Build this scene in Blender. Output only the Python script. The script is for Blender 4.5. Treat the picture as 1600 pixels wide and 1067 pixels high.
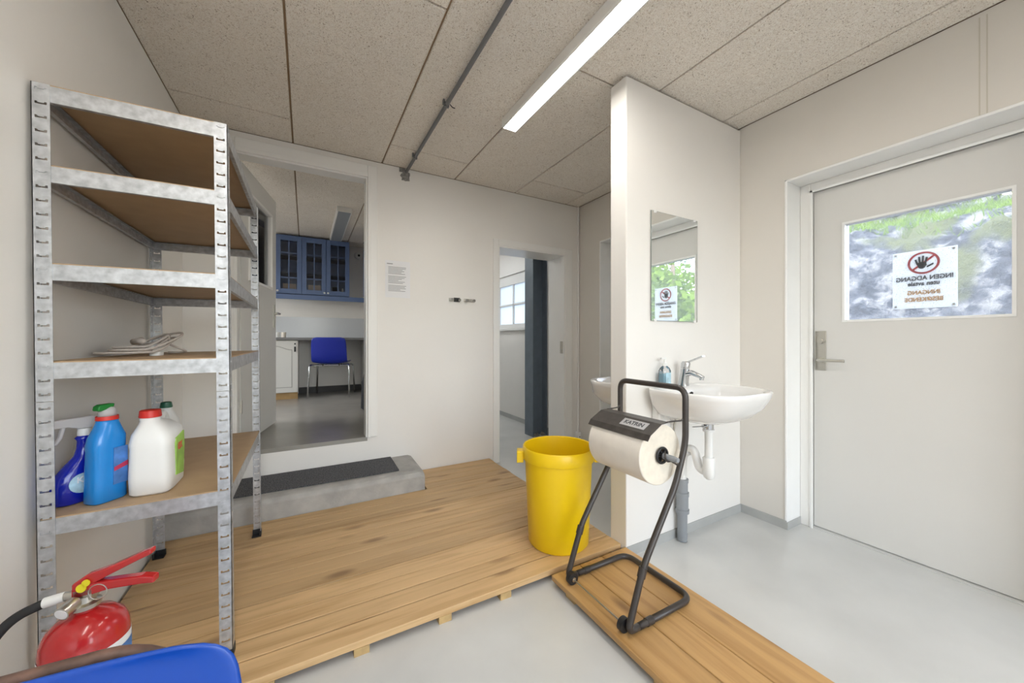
import bpy, bmesh, math, random
from mathutils import Vector, Matrix, noise
random.seed(7)
for o in list(bpy.data.objects): bpy.data.objects.remove(o, do_unlink=True)
SC = bpy.context.scene
COL = SC.collection
PI = math.pi

# ---------------------------------------------------------------- camera
CAMH = 1.13; YAW = math.radians(29.25); FPX = 575.0; HORIZON = 531.0
cam_d = bpy.data.cameras.new('camera'); cam = bpy.data.objects.new('camera', cam_d); COL.objects.link(cam)
cam_d.sensor_width = 36.0; cam_d.lens = FPX / 1600.0 * 36.0; cam_d.clip_start = 0.02
cam_d.shift_y = (HORIZON - 533.5) / 1600.0 * -1.0 * -1.0
cam.location = (0, 0, CAMH); cam.rotation_euler = (PI/2, 0, -YAW)
SC.camera = cam

# ---------------------------------------------------------------- world, sun, exposure
SC.view_settings.view_transform = 'Standard'; SC.view_settings.look = 'None'
SC.view_settings.gamma = 1.0; SC.view_settings.use_curve_mapping = False
SC.view_settings.exposure = 0.12
w = bpy.data.worlds.new('world'); SC.world = w; w.use_nodes = True
nt = w.node_tree; nt.nodes.clear()
sky = nt.nodes.new('ShaderNodeTexSky'); sky.sky_type = 'NISHITA'; sky.sun_disc = False
sky.sun_elevation = math.radians(48); sky.sun_rotation = math.radians(-80); sky.air_density = 1.2; sky.dust_density = 2.0
bg = nt.nodes.new('ShaderNodeBackground'); bg.inputs[1].default_value = 1.6
out = nt.nodes.new('ShaderNodeOutputWorld')
hs = nt.nodes.new('ShaderNodeHueSaturation'); hs.inputs['Saturation'].default_value = .45
nt.links.new(sky.outputs[0], hs.inputs['Color']); nt.links.new(hs.outputs[0], bg.inputs[0]); nt.links.new(bg.outputs[0], out.inputs[0])
sun_d = bpy.data.lights.new('sun', 'SUN'); sun_d.energy = 1.2; sun_d.angle = 0.02; sun_d.color = (1, .95, .87)
sun = bpy.data.objects.new('sun', sun_d); COL.objects.link(sun)
sun.rotation_euler = Vector((0.70, -0.25, -0.74)).to_track_quat('-Z', 'Y').to_euler(); sun.location = (-6, 3, 9)
LED = 31.0          # radiance of the ceiling diffusers
def portal(name, loc, sx, sy, direction):
    d = bpy.data.lights.new(name, 'AREA'); d.shape = 'RECTANGLE'; d.size = sx; d.size_y = sy
    d.cycles.is_portal = True
    o = bpy.data.objects.new(name, d); COL.objects.link(o); o.location = loc
    o.rotation_euler = Vector(direction).to_track_quat('-Z', 'Z').to_euler()
portal('unseen_window_light_rear', (0.9, -2.72, 1.4), 2.9, 2.1, (0, 1, 0))  # sampling portal at the unseen rear window
portal('added_window_light_kitchen', (-2.72, 4.7, 1.7), 1.6, 1.2, (1, 0, 0))  # sampling portal at the added kitchen window

# ---------------------------------------------------------------- materials
def mat(name, col, rough=.5, metal=0, nscale=0, namt=.1, bump=0, bscale=60, spec=.5, trans=0, alpha=1, coat=0, stretch=None):
    m = bpy.data.materials.new(name); m.use_nodes = True
    n = m.node_tree.nodes; l = m.node_tree.links; b = n['Principled BSDF']
    b.inputs['Base Color'].default_value = (*col, 1); b.inputs['Roughness'].default_value = rough
    b.inputs['Metallic'].default_value = metal; b.inputs['Specular IOR Level'].default_value = spec
    b.inputs['Transmission Weight'].default_value = trans; b.inputs['Alpha'].default_value = alpha
    b.inputs['Coat Weight'].default_value = coat
    if nscale or bump:
        tc = n.new('ShaderNodeTexCoord'); src = tc.outputs['Object']
        if stretch:
            mp = n.new('ShaderNodeMapping'); mp.inputs['Scale'].default_value = stretch; l.new(src, mp.inputs[0]); src = mp.outputs[0]
    if nscale:
        t = n.new('ShaderNodeTexNoise'); t.inputs['Scale'].default_value = nscale; t.inputs['Detail'].default_value = 5
        l.new(src, t.inputs['Vector'])
        r = n.new('ShaderNodeMapRange'); r.inputs[1].default_value = .3; r.inputs[2].default_value = .7
        r.inputs[3].default_value = 1 - namt; r.inputs[4].default_value = 1 + namt
        l.new(t.outputs['Fac'], r.inputs[0])
        mx = n.new('ShaderNodeVectorMath'); mx.operation = 'SCALE'; mx.inputs[0].default_value = col
        l.new(r.outputs[0], mx.inputs['Scale']); l.new(mx.outputs[0], b.inputs['Base Color'])
    if bump:
        t2 = n.new('ShaderNodeTexNoise'); t2.inputs['Scale'].default_value = bscale; t2.inputs['Detail'].default_value = 4
        l.new(src, t2.inputs['Vector'])
        bp = n.new('ShaderNodeBump'); bp.inputs['Strength'].default_value = bump; bp.inputs['Distance'].default_value = .01
        l.new(t2.outputs['Fac'], bp.inputs['Height']); l.new(bp.outputs[0], b.inputs['Normal'])
    return m
def ramp(n, stops):
    r = n.new('ShaderNodeValToRGB'); e = r.color_ramp.elements
    e[0].position, e[0].color = stops[0][0], (*stops[0][1], 1); e[1].position, e[1].color = stops[-1][0], (*stops[-1][1], 1)
    for p, c in stops[1:-1]:
        k = e.new(p); k.color = (*c, 1)
    return r
def wood(name, a, b_, knot, axis, rough=.45):
    m = bpy.data.materials.new(name); m.use_nodes = True; n = m.node_tree.nodes; l = m.node_tree.links; p = n['Principled BSDF']
    tc = n.new('ShaderNodeTexCoord'); oi = n.new('ShaderNodeObjectInfo')
    off = n.new('ShaderNodeVectorMath'); off.operation = 'MULTIPLY_ADD'; off.inputs[1].default_value = (1, 1, 1)
    cmb = n.new('ShaderNodeCombineXYZ')
    for i, k in enumerate((31.0, 17.0, 9.0)):
        mu = n.new('ShaderNodeMath'); mu.operation = 'MULTIPLY'; mu.inputs[1].default_value = k
        l.new(oi.outputs['Random'], mu.inputs[0]); l.new(mu.outputs[0], cmb.inputs[i])
    l.new(tc.outputs['Object'], off.inputs[0]); l.new(cmb.outputs[0], off.inputs[2])
    mp = n.new('ShaderNodeMapping'); mp.inputs['Scale'].default_value = (1.1, 16, 16) if axis == 'x' else (16, 1.1, 16)
    l.new(off.outputs[0], mp.inputs[0])
    t = n.new('ShaderNodeTexNoise'); t.inputs['Scale'].default_value = 1.6; t.inputs['Detail'].default_value = 6; t.inputs['Distortion'].default_value = .8
    l.new(mp.outputs[0], t.inputs['Vector'])
    r = ramp(n, [(.28, b_), (.5, a), (.72, tuple(min(1, c*1.12) for c in a))]); l.new(t.outputs['Fac'], r.inputs[0])
    # knots
    mk = n.new('ShaderNodeMapping'); mk.inputs['Scale'].default_value = (2.4, 7, 7) if axis == 'x' else (7, 2.4, 7); l.new(off.outputs[0], mk.inputs[0])
    v = n.new('ShaderNodeTexVoronoi'); v.inputs['Scale'].default_value = 1.0; l.new(mk.outputs[0], v.inputs['Vector'])
    kr = n.new('ShaderNodeMapRange'); kr.inputs[1].default_value = .07; kr.inputs[2].default_value = .20; kr.inputs[3].default_value = .75; kr.inputs[4].default_value = 0
    l.new(v.outputs['Distance'], kr.inputs[0])
    mx = n.new('ShaderNodeMix'); mx.data_type = 'RGBA'; l.new(kr.outputs[0], mx.inputs[0]); l.new(r.outputs[0], mx.inputs[6]); mx.inputs[7].default_value = (*knot, 1)
    # board tone
    hv = n.new('ShaderNodeHueSaturation'); mr = n.new('ShaderNodeMapRange'); mr.inputs[3].default_value = .86; mr.inputs[4].default_value = 1.12
    l.new(oi.outputs['Random'], mr.inputs[0]); l.new(mr.outputs[0], hv.inputs['Value']); l.new(mx.outputs[2], hv.inputs['Color'])
    l.new(hv.outputs[0], p.inputs['Base Color']); p.inputs['Roughness'].default_value = rough
    bp = n.new('ShaderNodeBump'); bp.inputs['Strength'].default_value = .15; bp.inputs['Distance'].default_value = .004
    l.new(t.outputs['Fac'], bp.inputs['Height']); l.new(bp.outputs[0], p.inputs['Normal'])
    return m
def woodwool():
    m = bpy.data.materials.new('wood_wool'); m.use_nodes = True; n = m.node_tree.nodes; l = m.node_tree.links; p = n['Principled BSDF']
    tc = n.new('ShaderNodeTexCoord')
    g = n.new('ShaderNodeNewGeometry')
    t = n.new('ShaderNodeTexNoise'); t.inputs['Scale'].default_value = 70; t.inputs['Detail'].default_value = 3; t.inputs['Distortion'].default_value = 3.5
    l.new(g.outputs['Position'], t.inputs['Vector'])
    r = ramp(n, [(.28, (.22, .16, .11)), (.375, (.80, .71, .60)), (.5, (.95, .885, .79)), (.75, (.97, .93, .86))]); l.new(t.outputs['Fac'], r.inputs[0])
    t2 = n.new('ShaderNodeTexNoise'); t2.inputs['Scale'].default_value = 2.2; l.new(g.outputs['Position'], t2.inputs['Vector'])
    mr = n.new('ShaderNodeMapRange'); mr.inputs[3].default_value = .92; mr.inputs[4].default_value = 1.08; l.new(t2.outputs['Fac'], mr.inputs[0])
    s = n.new('ShaderNodeVectorMath'); s.operation = 'SCALE'; l.new(r.outputs[0], s.inputs[0]); l.new(mr.outputs[0], s.inputs['Scale'])
    l.new(s.outputs[0], p.inputs['Base Color']); p.inputs['Roughness'].default_value = .95
    bp = n.new('ShaderNodeBump'); bp.inputs['Strength'].default_value = .8; bp.inputs['Distance'].default_value = .008
    l.new(t.outputs['Fac'], bp.inputs['Height']); l.new(bp.outputs[0], p.inputs['Normal'])
    return m
def glass_mat(name, tint=(.95, .97, 1), dirt=0.0):
    m = bpy.data.materials.new(name); m.use_nodes = True; n = m.node_tree.nodes; l = m.node_tree.links; n.remove(n['Principled BSDF'])
    o = n['Material Output']; tr = n.new('ShaderNodeBsdfTransparent'); tr.inputs[0].default_value = (*tint, 1)
    gl = n.new('ShaderNodeBsdfGlossy'); gl.inputs['Roughness'].default_value = .02
    fr = n.new('ShaderNodeFresnel'); fr.inputs[0].default_value = 1.45
    mx = n.new('ShaderNodeMixShader'); l.new(fr.outputs[0], mx.inputs[0]); l.new(tr.outputs[0], mx.inputs[1]); l.new(gl.outputs[0], mx.inputs[2])
    last = mx
    if dirt:
        g = n.new('ShaderNodeNewGeometry'); t = n.new('ShaderNodeTexNoise'); t.inputs['Scale'].default_value = 260; t.inputs['Detail'].default_value = 2
        l.new(g.outputs['Position'], t.inputs['Vector'])
        r = n.new('ShaderNodeMapRange'); r.inputs[1].default_value = .62; r.inputs[2].default_value = .70; r.inputs[3].default_value = dirt*.25; r.inputs[4].default_value = dirt
        l.new(t.outputs['Fac'], r.inputs[0])
        df = n.new('ShaderNodeBsdfTranslucent'); df.inputs[0].default_value = (.95, .97, 1, 1)
        m2 = n.new('ShaderNodeMixShader'); l.new(r.outputs[0], m2.inputs[0]); l.new(mx.outputs[0], m2.inputs[1]); l.new(df.outputs[0], m2.inputs[2]); last = m2
    l.new(last.outputs[0], o.inputs[0])
    return m
def translucent(name, col, f=.6):
    m = bpy.data.materials.new(name); m.use_nodes = True; n = m.node_tree.nodes; l = m.node_tree.links; n.remove(n['Principled BSDF'])
    o = n['Material Output']; a = n.new('ShaderNodeBsdfTranslucent'); a.inputs[0].default_value = (*col, 1)
    d = n.new('ShaderNodeBsdfDiffuse'); d.inputs[0].default_value = (*col, 1)
    mx = n.new('ShaderNodeMixShader'); mx.inputs[0].default_value = f; l.new(d.outputs[0], mx.inputs[1]); l.new(a.outputs[0], mx.inputs[2]); l.new(mx.outputs[0], o.inputs[0])
    return m
def emit(name, col, s):
    m = bpy.data.materials.new(name); m.use_nodes = True; b = m.node_tree.nodes['Principled BSDF']
    b.inputs['Base Color'].default_value = (.9, .9, .9, 1); b.inputs['Emission Color'].default_value = (*col, 1); b.inputs['Emission Strength'].default_value = s
    return m

M = {}
M['wall'] = mat('painted_wall', (.84, .815, .775), .42, nscale=1.3, namt=.025, bump=.05, bscale=35)
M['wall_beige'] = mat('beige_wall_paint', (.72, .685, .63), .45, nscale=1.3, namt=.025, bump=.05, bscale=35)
M['wall_gloss'] = mat('gloss_white_paint', (.88, .88, .86), .3, nscale=5, namt=.02)
M['trim'] = mat('white_trim', (.86, .85, .82), .35)
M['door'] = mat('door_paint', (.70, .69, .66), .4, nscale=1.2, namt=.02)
M['floor'] = mat('grey_epoxy_floor', (.60, .605, .59), .24, nscale=2.5, namt=.07, bump=.03, bscale=18)
M['skirt'] = mat('grey_floor_paint', (.43, .435, .42), .35, nscale=6, namt=.08)
M['lino'] = mat('kitchen_lino', (.30, .285, .255), .22, nscale=3, namt=.08, bump=.02, bscale=20)
M['joint'] = mat('ceiling_joint_batten', (.36, .25, .15), .8)
M['wool'] = woodwool()
M['concrete'] = mat('concrete', (.40, .385, .36), .85, nscale=9, namt=.16, bump=.4, bscale=40)
M['rubble'] = mat('broken_plaster', (.30, .285, .265), .95, nscale=60, namt=.3, bump=.8, bscale=120)
M['deck'] = wood('platform_pine', (.60, .40, .20), (.46, .28, .12), (.22, .12, .05), 'x')
M['walk'] = wood('walkway_pine', (.54, .32, .125), (.40, .215, .07), (.20, .10, .04), 'y')
M['batten'] = mat('pine_batten', (.50, .34, .15), .6, nscale=30, namt=.15)
M['hard'] = mat('hardboard', (.44, .30, .17), .55, nscale=14, namt=.06)
def galv():
    m = mat('galvanised_steel', (.53, .54, .555), .42, metal=.85, nscale=45, namt=.22)
    return m
M['galv'] = galv()
M['black'] = mat('black_plastic', (.015, .015, .016), .45)
M['blackrub'] = mat('black_rubber', (.02, .02, .021), .7)
M['stand'] = mat('dark_brown_enamel', (.045, .038, .034), .32, spec=.5)
M['plate'] = mat('worn_dark_plate', (.06, .052, .047), .4, nscale=25, namt=.25)
M['paper'] = mat('paper_roll', (.80, .745, .665), .9, nscale=20, namt=.03)
M['paper_end'] = mat('paper_roll_end', (.82, .755, .64), .95, nscale=40, namt=.05)
M['white'] = mat('white_plastic', (.82, .82, .80), .35)
M['ceramic'] = mat('ceramic', (.83, .82, .80), .08, coat=.5)
M['chrome'] = mat('chrome', (.58, .59, .60), .1, metal=1)
M['steel'] = mat('brushed_steel', (.55, .53, .48), .3, metal=1)
M['greypvc'] = mat('grey_pvc', (.27, .285, .30), .45)
M['brass'] = mat('brass', (.62, .40, .13), .25, metal=1)
M['yellow'] = mat('yellow_plastic', (.86, .58, .005), .33, nscale=2, namt=.04)
M['mirror'] = mat('mirror', (.90, .92, .91), .015, metal=1)
M['mirror_edge'] = mat('mirror_edge', (.25, .28, .26), .2)
M['red'] = mat('red_paint', (.50, .018, .02), .22, coat=.4)
M['redcap'] = mat('red_plastic', (.62, .03, .02), .4)
M['blue'] = mat('blue_plastic', (.004, .058, .36), .33, nscale=3, namt=.06)
M['kblue'] = mat('dark_blue_plastic', (.006, .02, .30), .3)
M['dkblue'] = mat('dark_blue_bottle', (.005, .015, .36), .18, coat=.3)
M['ltblue'] = mat('light_blue_bottle', (.01, .24, .68), .22, coat=.3)
M['green'] = mat('green_plastic', (.01, .20, .03), .4)
M['dkgreen'] = mat('dark_green_plastic', (.01, .09, .05), .4)
M['lblue'] = mat('label_blue', (.45, .66, .76), .5, nscale=30, namt=.3)
M['label_mid'] = mat('label_mid_blue', (.08, .22, .55), .5, nscale=25, namt=.4)
M['label_green'] = mat('label_green', (.32, .55, .09), .5, nscale=14, namt=.3)
M['clear'] = glass_mat('clear_plastic', (.93, .93, .94))
M['milky'] = translucent('milky_plastic', (.80, .78, .78), .4)
M['soap'] = mat('blue_soap', (.50, .80, .92), .1, trans=.3)
M['cable'] = mat('grey_cable', (.58, .52, .47), .5)
M['mat'] = mat('doormat_pile', (.11, .11, .115), .95, nscale=160, namt=.9, bump=1, bscale=220)
M['kcab'] = mat('blue_cabinet_paint', (.11, .17, .33), .4)
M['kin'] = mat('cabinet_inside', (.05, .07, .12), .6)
M['kwhite'] = mat('white_cabinet_foil', (.66, .65, .61), .4)
M['oak'] = mat('plinth_wood', (.45, .28, .11), .5, nscale=10, namt=.15)
M['counter'] = mat('grey_worktop', (.17, .17, .17), .35)
M['column'] = mat('blue_grey_steel_paint', (.15, .185, .225), .4, nscale=9, namt=.1)
M['sheet'] = mat('white_paper', (.84, .84, .85), .7)
M['ink'] = mat('grey_ink', (.22, .22, .23), .7)
M['inkblack'] = mat('sign_black', (.07, .07, .08), .6)
M['inkred'] = mat('sign_red', (.72, .10, .10), .6)
M['inkorange'] = mat('sign_orange', (.80, .45, .16), .6)
M['pipe'] = mat('grey_steel_pipe', (.16, .16, .165), .45)
M['diff_off'] = mat('unlit_diffuser', (.34, .36, .38), .3)
M['led'] = emit('led_diffuser', (1.0, .965, .91), LED)
M['glass'] = glass_mat('window_glass'); M['dirty'] = glass_mat('dusty_window_glass', (.96, .98, 1), .28)
M['frost'] = translucent('frosted_pane', (.86, .90, .94), .75)
M['bag'] = mat('black_fabric', (.012, .013, .016), .9, nscale=60, namt=.3)
M['silver'] = mat('silver_label', (.52, .52, .53), .35, metal=.3)
M['rust'] = mat('chipped_brown_steel', (.10, .055, .04), .5, nscale=40, namt=.7)
M['rock'] = None

# ---------------------------------------------------------------- mesh helpers
def BM(): return bmesh.new()
def box(bm, x0, x1, y0, y1, z0, z1):
    v = [bm.verts.new(p) for p in ((x0,y0,z0),(x1,y0,z0),(x1,y1,z0),(x0,y1,z0),(x0,y0,z1),(x1,y0,z1),(x1,y1,z1),(x0,y1,z1))]
    for f in ((3,2,1,0),(4,5,6,7),(0,1,5,4),(1,2,6,5),(2,3,7,6),(3,0,4,7)): bm.faces.new([v[i] for i in f])
    return v
def obox(bm, c, ax, ay, az, hx, hy, hz):
    """oriented box: centre, three axes, half sizes"""
    c = Vector(c); ax = Vector(ax).normalized(); ay = Vector(ay).normalized(); az = Vector(az).normalized()
    v = [bm.verts.new(c + ax*hx*i + ay*hy*j + az*hz*k) for k in (-1, 1) for (i, j) in ((-1,-1),(1,-1),(1,1),(-1,1))]
    for f in ((3,2,1,0),(4,5,6,7),(0,1,5,4),(1,2,6,5),(2,3,7,6),(3,0,4,7)): bm.faces.new([v[i] for i in f])
def rings(bm, rs, cap=True, close=False):
    vs = [[bm.verts.new(p) for p in r] for r in rs]
    n = len(vs[0])
    for a, b in zip(vs[:-1], vs[1:]):
        for i in range(n): bm.faces.new((a[i], a[(i+1) % n], b[(i+1) % n], b[i]))
    if close:
        a, b = vs[-1], vs[0]
        for i in range(n): bm.faces.new((a[i], a[(i+1) % n], b[(i+1) % n], b[i]))
    elif cap:
        bm.faces.new(list(reversed(vs[0]))); bm.faces.new(vs[-1])
    return vs
def tube(bm, pts, r, n=12, cap=True, closed=False):
    pts = [Vector(p) for p in pts]; m = len(pts)
    rad = r if isinstance(r, (list, tuple)) else [r]*m
    up = None; rs = []
    for i, p in enumerate(pts):
        if closed: t = pts[(i+1) % m] - pts[i-1]
        else: t = pts[min(i+1, m-1)] - pts[max(i-1, 0)]
        t.normalize()
        if up is None:
            up = Vector((0, 0, 1)) if abs(t.z) < .9 else Vector((1, 0, 0))
        a = t.cross(up).normalized(); up = a.cross(t).normalized()
        rs.append([p + (a*math.cos(2*PI*k/n) + up*math.sin(2*PI*k/n))*rad[i] for k in range(n)])
    rings(bm, rs, cap, closed)
def cyl(bm, p0, p1, r, n=20, r2=None): tube(bm, [p0, p1], [r, r if r2 is None else r2], n)
def fillet(pts, r, n=6):
    pts = [Vector(p) for p in pts]; o = [pts[0]]
    for a, b, c in zip(pts[:-2], pts[1:-1], pts[2:]):
        d1 = (a-b); d2 = (c-b); rr = min(r, d1.length*.49, d2.length*.49)
        p = b + d1.normalized()*rr; q = b + d2.normalized()*rr
        for i in range(n+1):
            t = i/n; o.append(p*(1-t)**2 + b*2*t*(1-t) + q*t*t)
    o.append(pts[-1]); return o
def lathe(bm, prof, c=(0,0,0), n=32, cap=True):
    c = Vector(c)
    rings(bm, [[c + Vector((r*math.cos(2*PI*k/n), r*math.sin(2*PI*k/n), z)) for k in range(n)] for r, z in prof], cap)
def loft(bm, secs, n=28, cap=True):
    """sections (z, cx, cy, rx, ry, power)"""
    rs = []
    for z, cx, cy, rx, ry, pw in secs:
        ring = []
        for k in range(n):
            a = 2*PI*k/n; ca, sa = math.cos(a), math.sin(a)
            ring.append(Vector((cx + rx*math.copysign(abs(ca)**(2/pw), ca), cy + ry*math.copysign(abs(sa)**(2/pw), sa), z)))
        rs.append(ring)
    rings(bm, rs, cap)
def prism(bm, pts, a, b, f):
    """extrude the closed outline pts (2-D) from depth a to b; f(u, v, d) -> 3-D point"""
    rings(bm, [[Vector(f(u, v, a)) for u, v in pts], [Vector(f(u, v, b)) for u, v in pts]])
def link(name, bm, m, parent=None, smooth=False, bevel=0, solid=0, subsurf=0):
    bmesh.ops.recalc_face_normals(bm, faces=bm.faces[:])
    me = bpy.data.meshes.new(name); bm.to_mesh(me); bm.free()
    o = bpy.data.objects.new(name, me); COL.objects.link(o)
    me.materials.append(M[m] if isinstance(m, str) else m)
    if smooth:
        for p in me.polygons: p.use_smooth = True
        if smooth != 'all': me.set_sharp_from_angle(angle=math.radians(40))
    if parent: o.parent = parent
    if solid: md = o.modifiers.new('solid', 'SOLIDIFY'); md.thickness = solid; md.offset = 0
    if subsurf: md = o.modifiers.new('sub', 'SUBSURF'); md.levels = md.render_levels = subsurf
    if bevel: md = o.modifiers.new('bevel', 'BEVEL'); md.width = bevel; md.segments = 2; md.limit_method = 'ANGLE'
    return o
def boxobj(name, dims, m, parent=None, bevel=0):
    bm = BM(); box(bm, *dims); return link(name, bm, m, parent, bevel=bevel)
def tag(o, label, cat, group=None):
    o['label'] = label; o['category'] = cat
    if group: o['group'] = group
    return o
def thing(name, label, cat, loc=(0,0,0), rz=0, group=None):
    o = bpy.data.objects.new(name, None); COL.objects.link(o); o.location = loc; o.rotation_euler = (0, 0, rz); o.empty_display_size = .1
    return tag(o, label, cat, group)
def struct(o, label=None):
    o['kind'] = 'structure'
    if label: o['label'] = label
    return o
def sempty(name, label=None, loc=(0,0,0)):
    o = bpy.data.objects.new(name, None); COL.objects.link(o); o.location = loc; return struct(o, label)
def text_mesh(name, s, size, mtx, m, parent, extrude=.0004, bold=False, align='CENTER', sx=1.0):
    cu = bpy.data.curves.new(name, 'FONT'); cu.body = s; cu.size = size; cu.align_x = align; cu.align_y = 'CENTER'; cu.extrude = extrude
    if bold: cu.offset = size*.018
    t = bpy.data.objects.new(name, cu); COL.objects.link(t); bpy.context.view_layer.update()
    me = bpy.data.meshes.new_from_object(t.evaluated_get(bpy.context.evaluated_depsgraph_get()))
    bpy.data.objects.remove(t, do_unlink=True)
    me.transform(mtx @ Matrix.Diagonal((sx, 1, 1, 1))); o = bpy.data.objects.new(name, me); COL.objects.link(o)
    me.materials.clear(); me.materials.append(M[m]); o.parent = parent
    return o
def frame_mtx(o, x, y):
    x = Vector(x).normalized(); y = Vector(y).normalized(); z = x.cross(y)
    return Matrix(((x.x, y.x, z.x, o[0]), (x.y, y.y, z.y, o[1]), (x.z, y.z, z.z, o[2]), (0, 0, 0, 1)))

# ---------------------------------------------------------------- room shell
XL, XR, YB, YR, ZC = -.677, 2.5, 3.03, -2.6, 2.52
WT = .27                     # thickness of the back wall
def wall(name, axis, fixed, thick, u0, u1, z0, z1, openings, m='wall', label=None):
    """wall slab perpendicular to axis with rectangular openings (u0,u1,z0,z1)"""
    bm = BM(); us = sorted({u0, u1, *[o[0] for o in openings], *[o[1] for o in openings]}); us = [u for u in us if u0 <= u <= u1]
    zs = sorted({z0, z1, *[o[2] for o in openings], *[o[3] for o in openings]})
    for a, b in zip(us[:-1], us[1:]):
        for c, d in zip(zs[:-1], zs[1:]):
            if any(o[0] <= a and b <= o[1] and o[2] <= c and d <= o[3] for o in openings): continue
            if axis == 'x': box(bm, fixed, fixed+thick, a, b, c, d)
            else: box(bm, a, b, fixed, fixed+thick, c, d)
    bmesh.ops.remove_doubles(bm, verts=bm.verts[:], dist=1e-5)
    # drop the doubled faces between neighbouring cells
    seen = {}
    for f in bm.faces: seen.setdefault(frozenset(v.index for v in f.verts), []).append(f)
    bm.verts.index_update(); seen = {}
    for f in bm.faces: seen.setdefault(frozenset(v.index for v in f.verts), []).append(f)
    bmesh.ops.delete(bm, geom=[f for fs in seen.values() if len(fs) > 1 for f in fs], context='FACES_ONLY')
    o = link(name, bm, m); return struct(o, label)
KX0, KX1, KY1, KZ = -2.6, 1.25, 5.95, .38
fl = boxobj('floor', (-.9, 2.72, YR-.1, 6.6, -.12, 0), 'floor'); struct(fl, 'light grey painted concrete floor')
wall('wall_left', 'x', XL-.15, .15, YR, YB, 0, ZC, [])
D1 = (-.41, .415, KZ-.03, 2.382); D2 = (1.548, 2.314, 0, 2.0)
wall('wall_back', 'y', YB, .10, -2.6, 2.8, 0, ZC, [D1, D2])
wall('wall_back_inner', 'y', YB+.10, WT-.10, -2.6, 2.8, 0, ZC, [(-.56, .62, KZ-.03, 2.45), D2])
E1 = (.11, 1.111, 0, 2.071); E2 = (1.70, 2.70, 0, 2.08)
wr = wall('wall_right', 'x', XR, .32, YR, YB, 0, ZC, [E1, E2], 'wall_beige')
bm = BM(); box(bm, XR-.0012, XR, .372, .376, 2.075, 2.50); box(bm, XR-.0012, XR, .392, .396, 2.075, 2.50)
link('board_seam', bm, mat('seam', (.60, .56, .48), .6), wr)
RW = (-.55, 2.35, .35, 2.45)
wall('wall_rear', 'y', YR-.2, .2, -.9, 2.85, 0, ZC, [RW])
pt = boxobj('wall_partition', (1.455, XR, 1.38, 1.495, 0, 2.508), 'wall', bevel=.006); struct(pt, 'white partition wall with mirror and basin')
# unseen rear window behind the camera, enlarged to brighten the room
wnd = sempty('unseen_window_1', 'unseen rear wall window, made wide and tall to brighten the room')
bm = BM()
for x in (-.55, .4, 1.35, 2.30): box(bm, x, x+.05, YR-.13, YR-.07, .35, 2.45)
for z in (.35, 2.40): box(bm, -.55, 2.35, YR-.13, YR-.07, z, z+.05)
link('window_frame', bm, 'trim', wnd)
# kitchen shell
kf = boxobj('floor_kitchen', (KX0, KX1, YB+.0005, KY1, KZ-.03, KZ), 'lino'); struct(kf, 'dark grey linoleum kitchen floor')
KW = (3.9, 5.5, 1.1, 2.3)  # unseen window opening added to let light into the kitchen
wall('wall_kitchen_left', 'x', KX0-.2, .2, YB+WT, KY1, 0, ZC, [KW])
wall('wall_kitchen_back', 'y', KY1, .2, KX0, KX1, 0, ZC, [])
wall('wall_kitchen_right', 'x', KX1, .1, YB+WT, KY1+.6, 0, ZC, [])
bb = boxobj('baseboard_kitchen', (-.09, KX1, KY1-.015, KY1, KZ, KZ+.085), mat('dark_baseboard', (.05, .05, .05), .5)); struct(bb)
# room behind the second doorway
W2 = (4.16, 5.10, 1.30, 2.07)
wall('wall_side_room_right', 'x', 2.572, .25, YB+WT, 6.6, 0, ZC, [W2])
wall('wall_side_room_back', 'y', 6.6, .1, KX1, 2.85, 0, ZC, [])
sk = boxobj('baseboard_side_room', (2.566, 2.572, YB+WT, 6.6, 0, .06), 'skirt'); struct(sk)
win = sempty('window_2', 'white casement window with four frosted panes')
ys = [4.16 + .05 + (5.10-4.16-.1-.03)/2*i + .03*i for i in range(2)]; pw = (5.10-4.16-.1-.03)/2
bm = BM()
box(bm, 2.60, 2.66, 4.16, 4.21, 1.30, 2.07); box(bm, 2.60, 2.66, 5.05, 5.10, 1.30, 2.07)
box(bm, 2.60, 2.66, 4.21, 5.05, 1.30, 1.36); box(bm, 2.60, 2.66, 4.21, 5.05, 1.93, 2.07)
link('window_frame', bm, 'trim', win, bevel=.003)
bm = BM(); box(bm, 2.61, 2.65, 4.21+pw, 4.21+pw+.03, 1.36, 1.93); box(bm, 2.61, 2.65, 4.21, 5.05, 1.63, 1.655)
link('glazing_bar', bm, 'trim', win)
for i in range(2):
    for (a, b) in ((1.36, 1.63), (1.655, 1.93)):
        boxobj('pane', (2.628, 2.634, 4.21+(pw+.03)*i, 4.21+(pw+.03)*i+pw, a, b), 'frost', win)
boxobj('window_sill', (2.535, 2.60, 4.12, 5.14, 1.262, 1.297), 'trim', win, bevel=.004)
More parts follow.
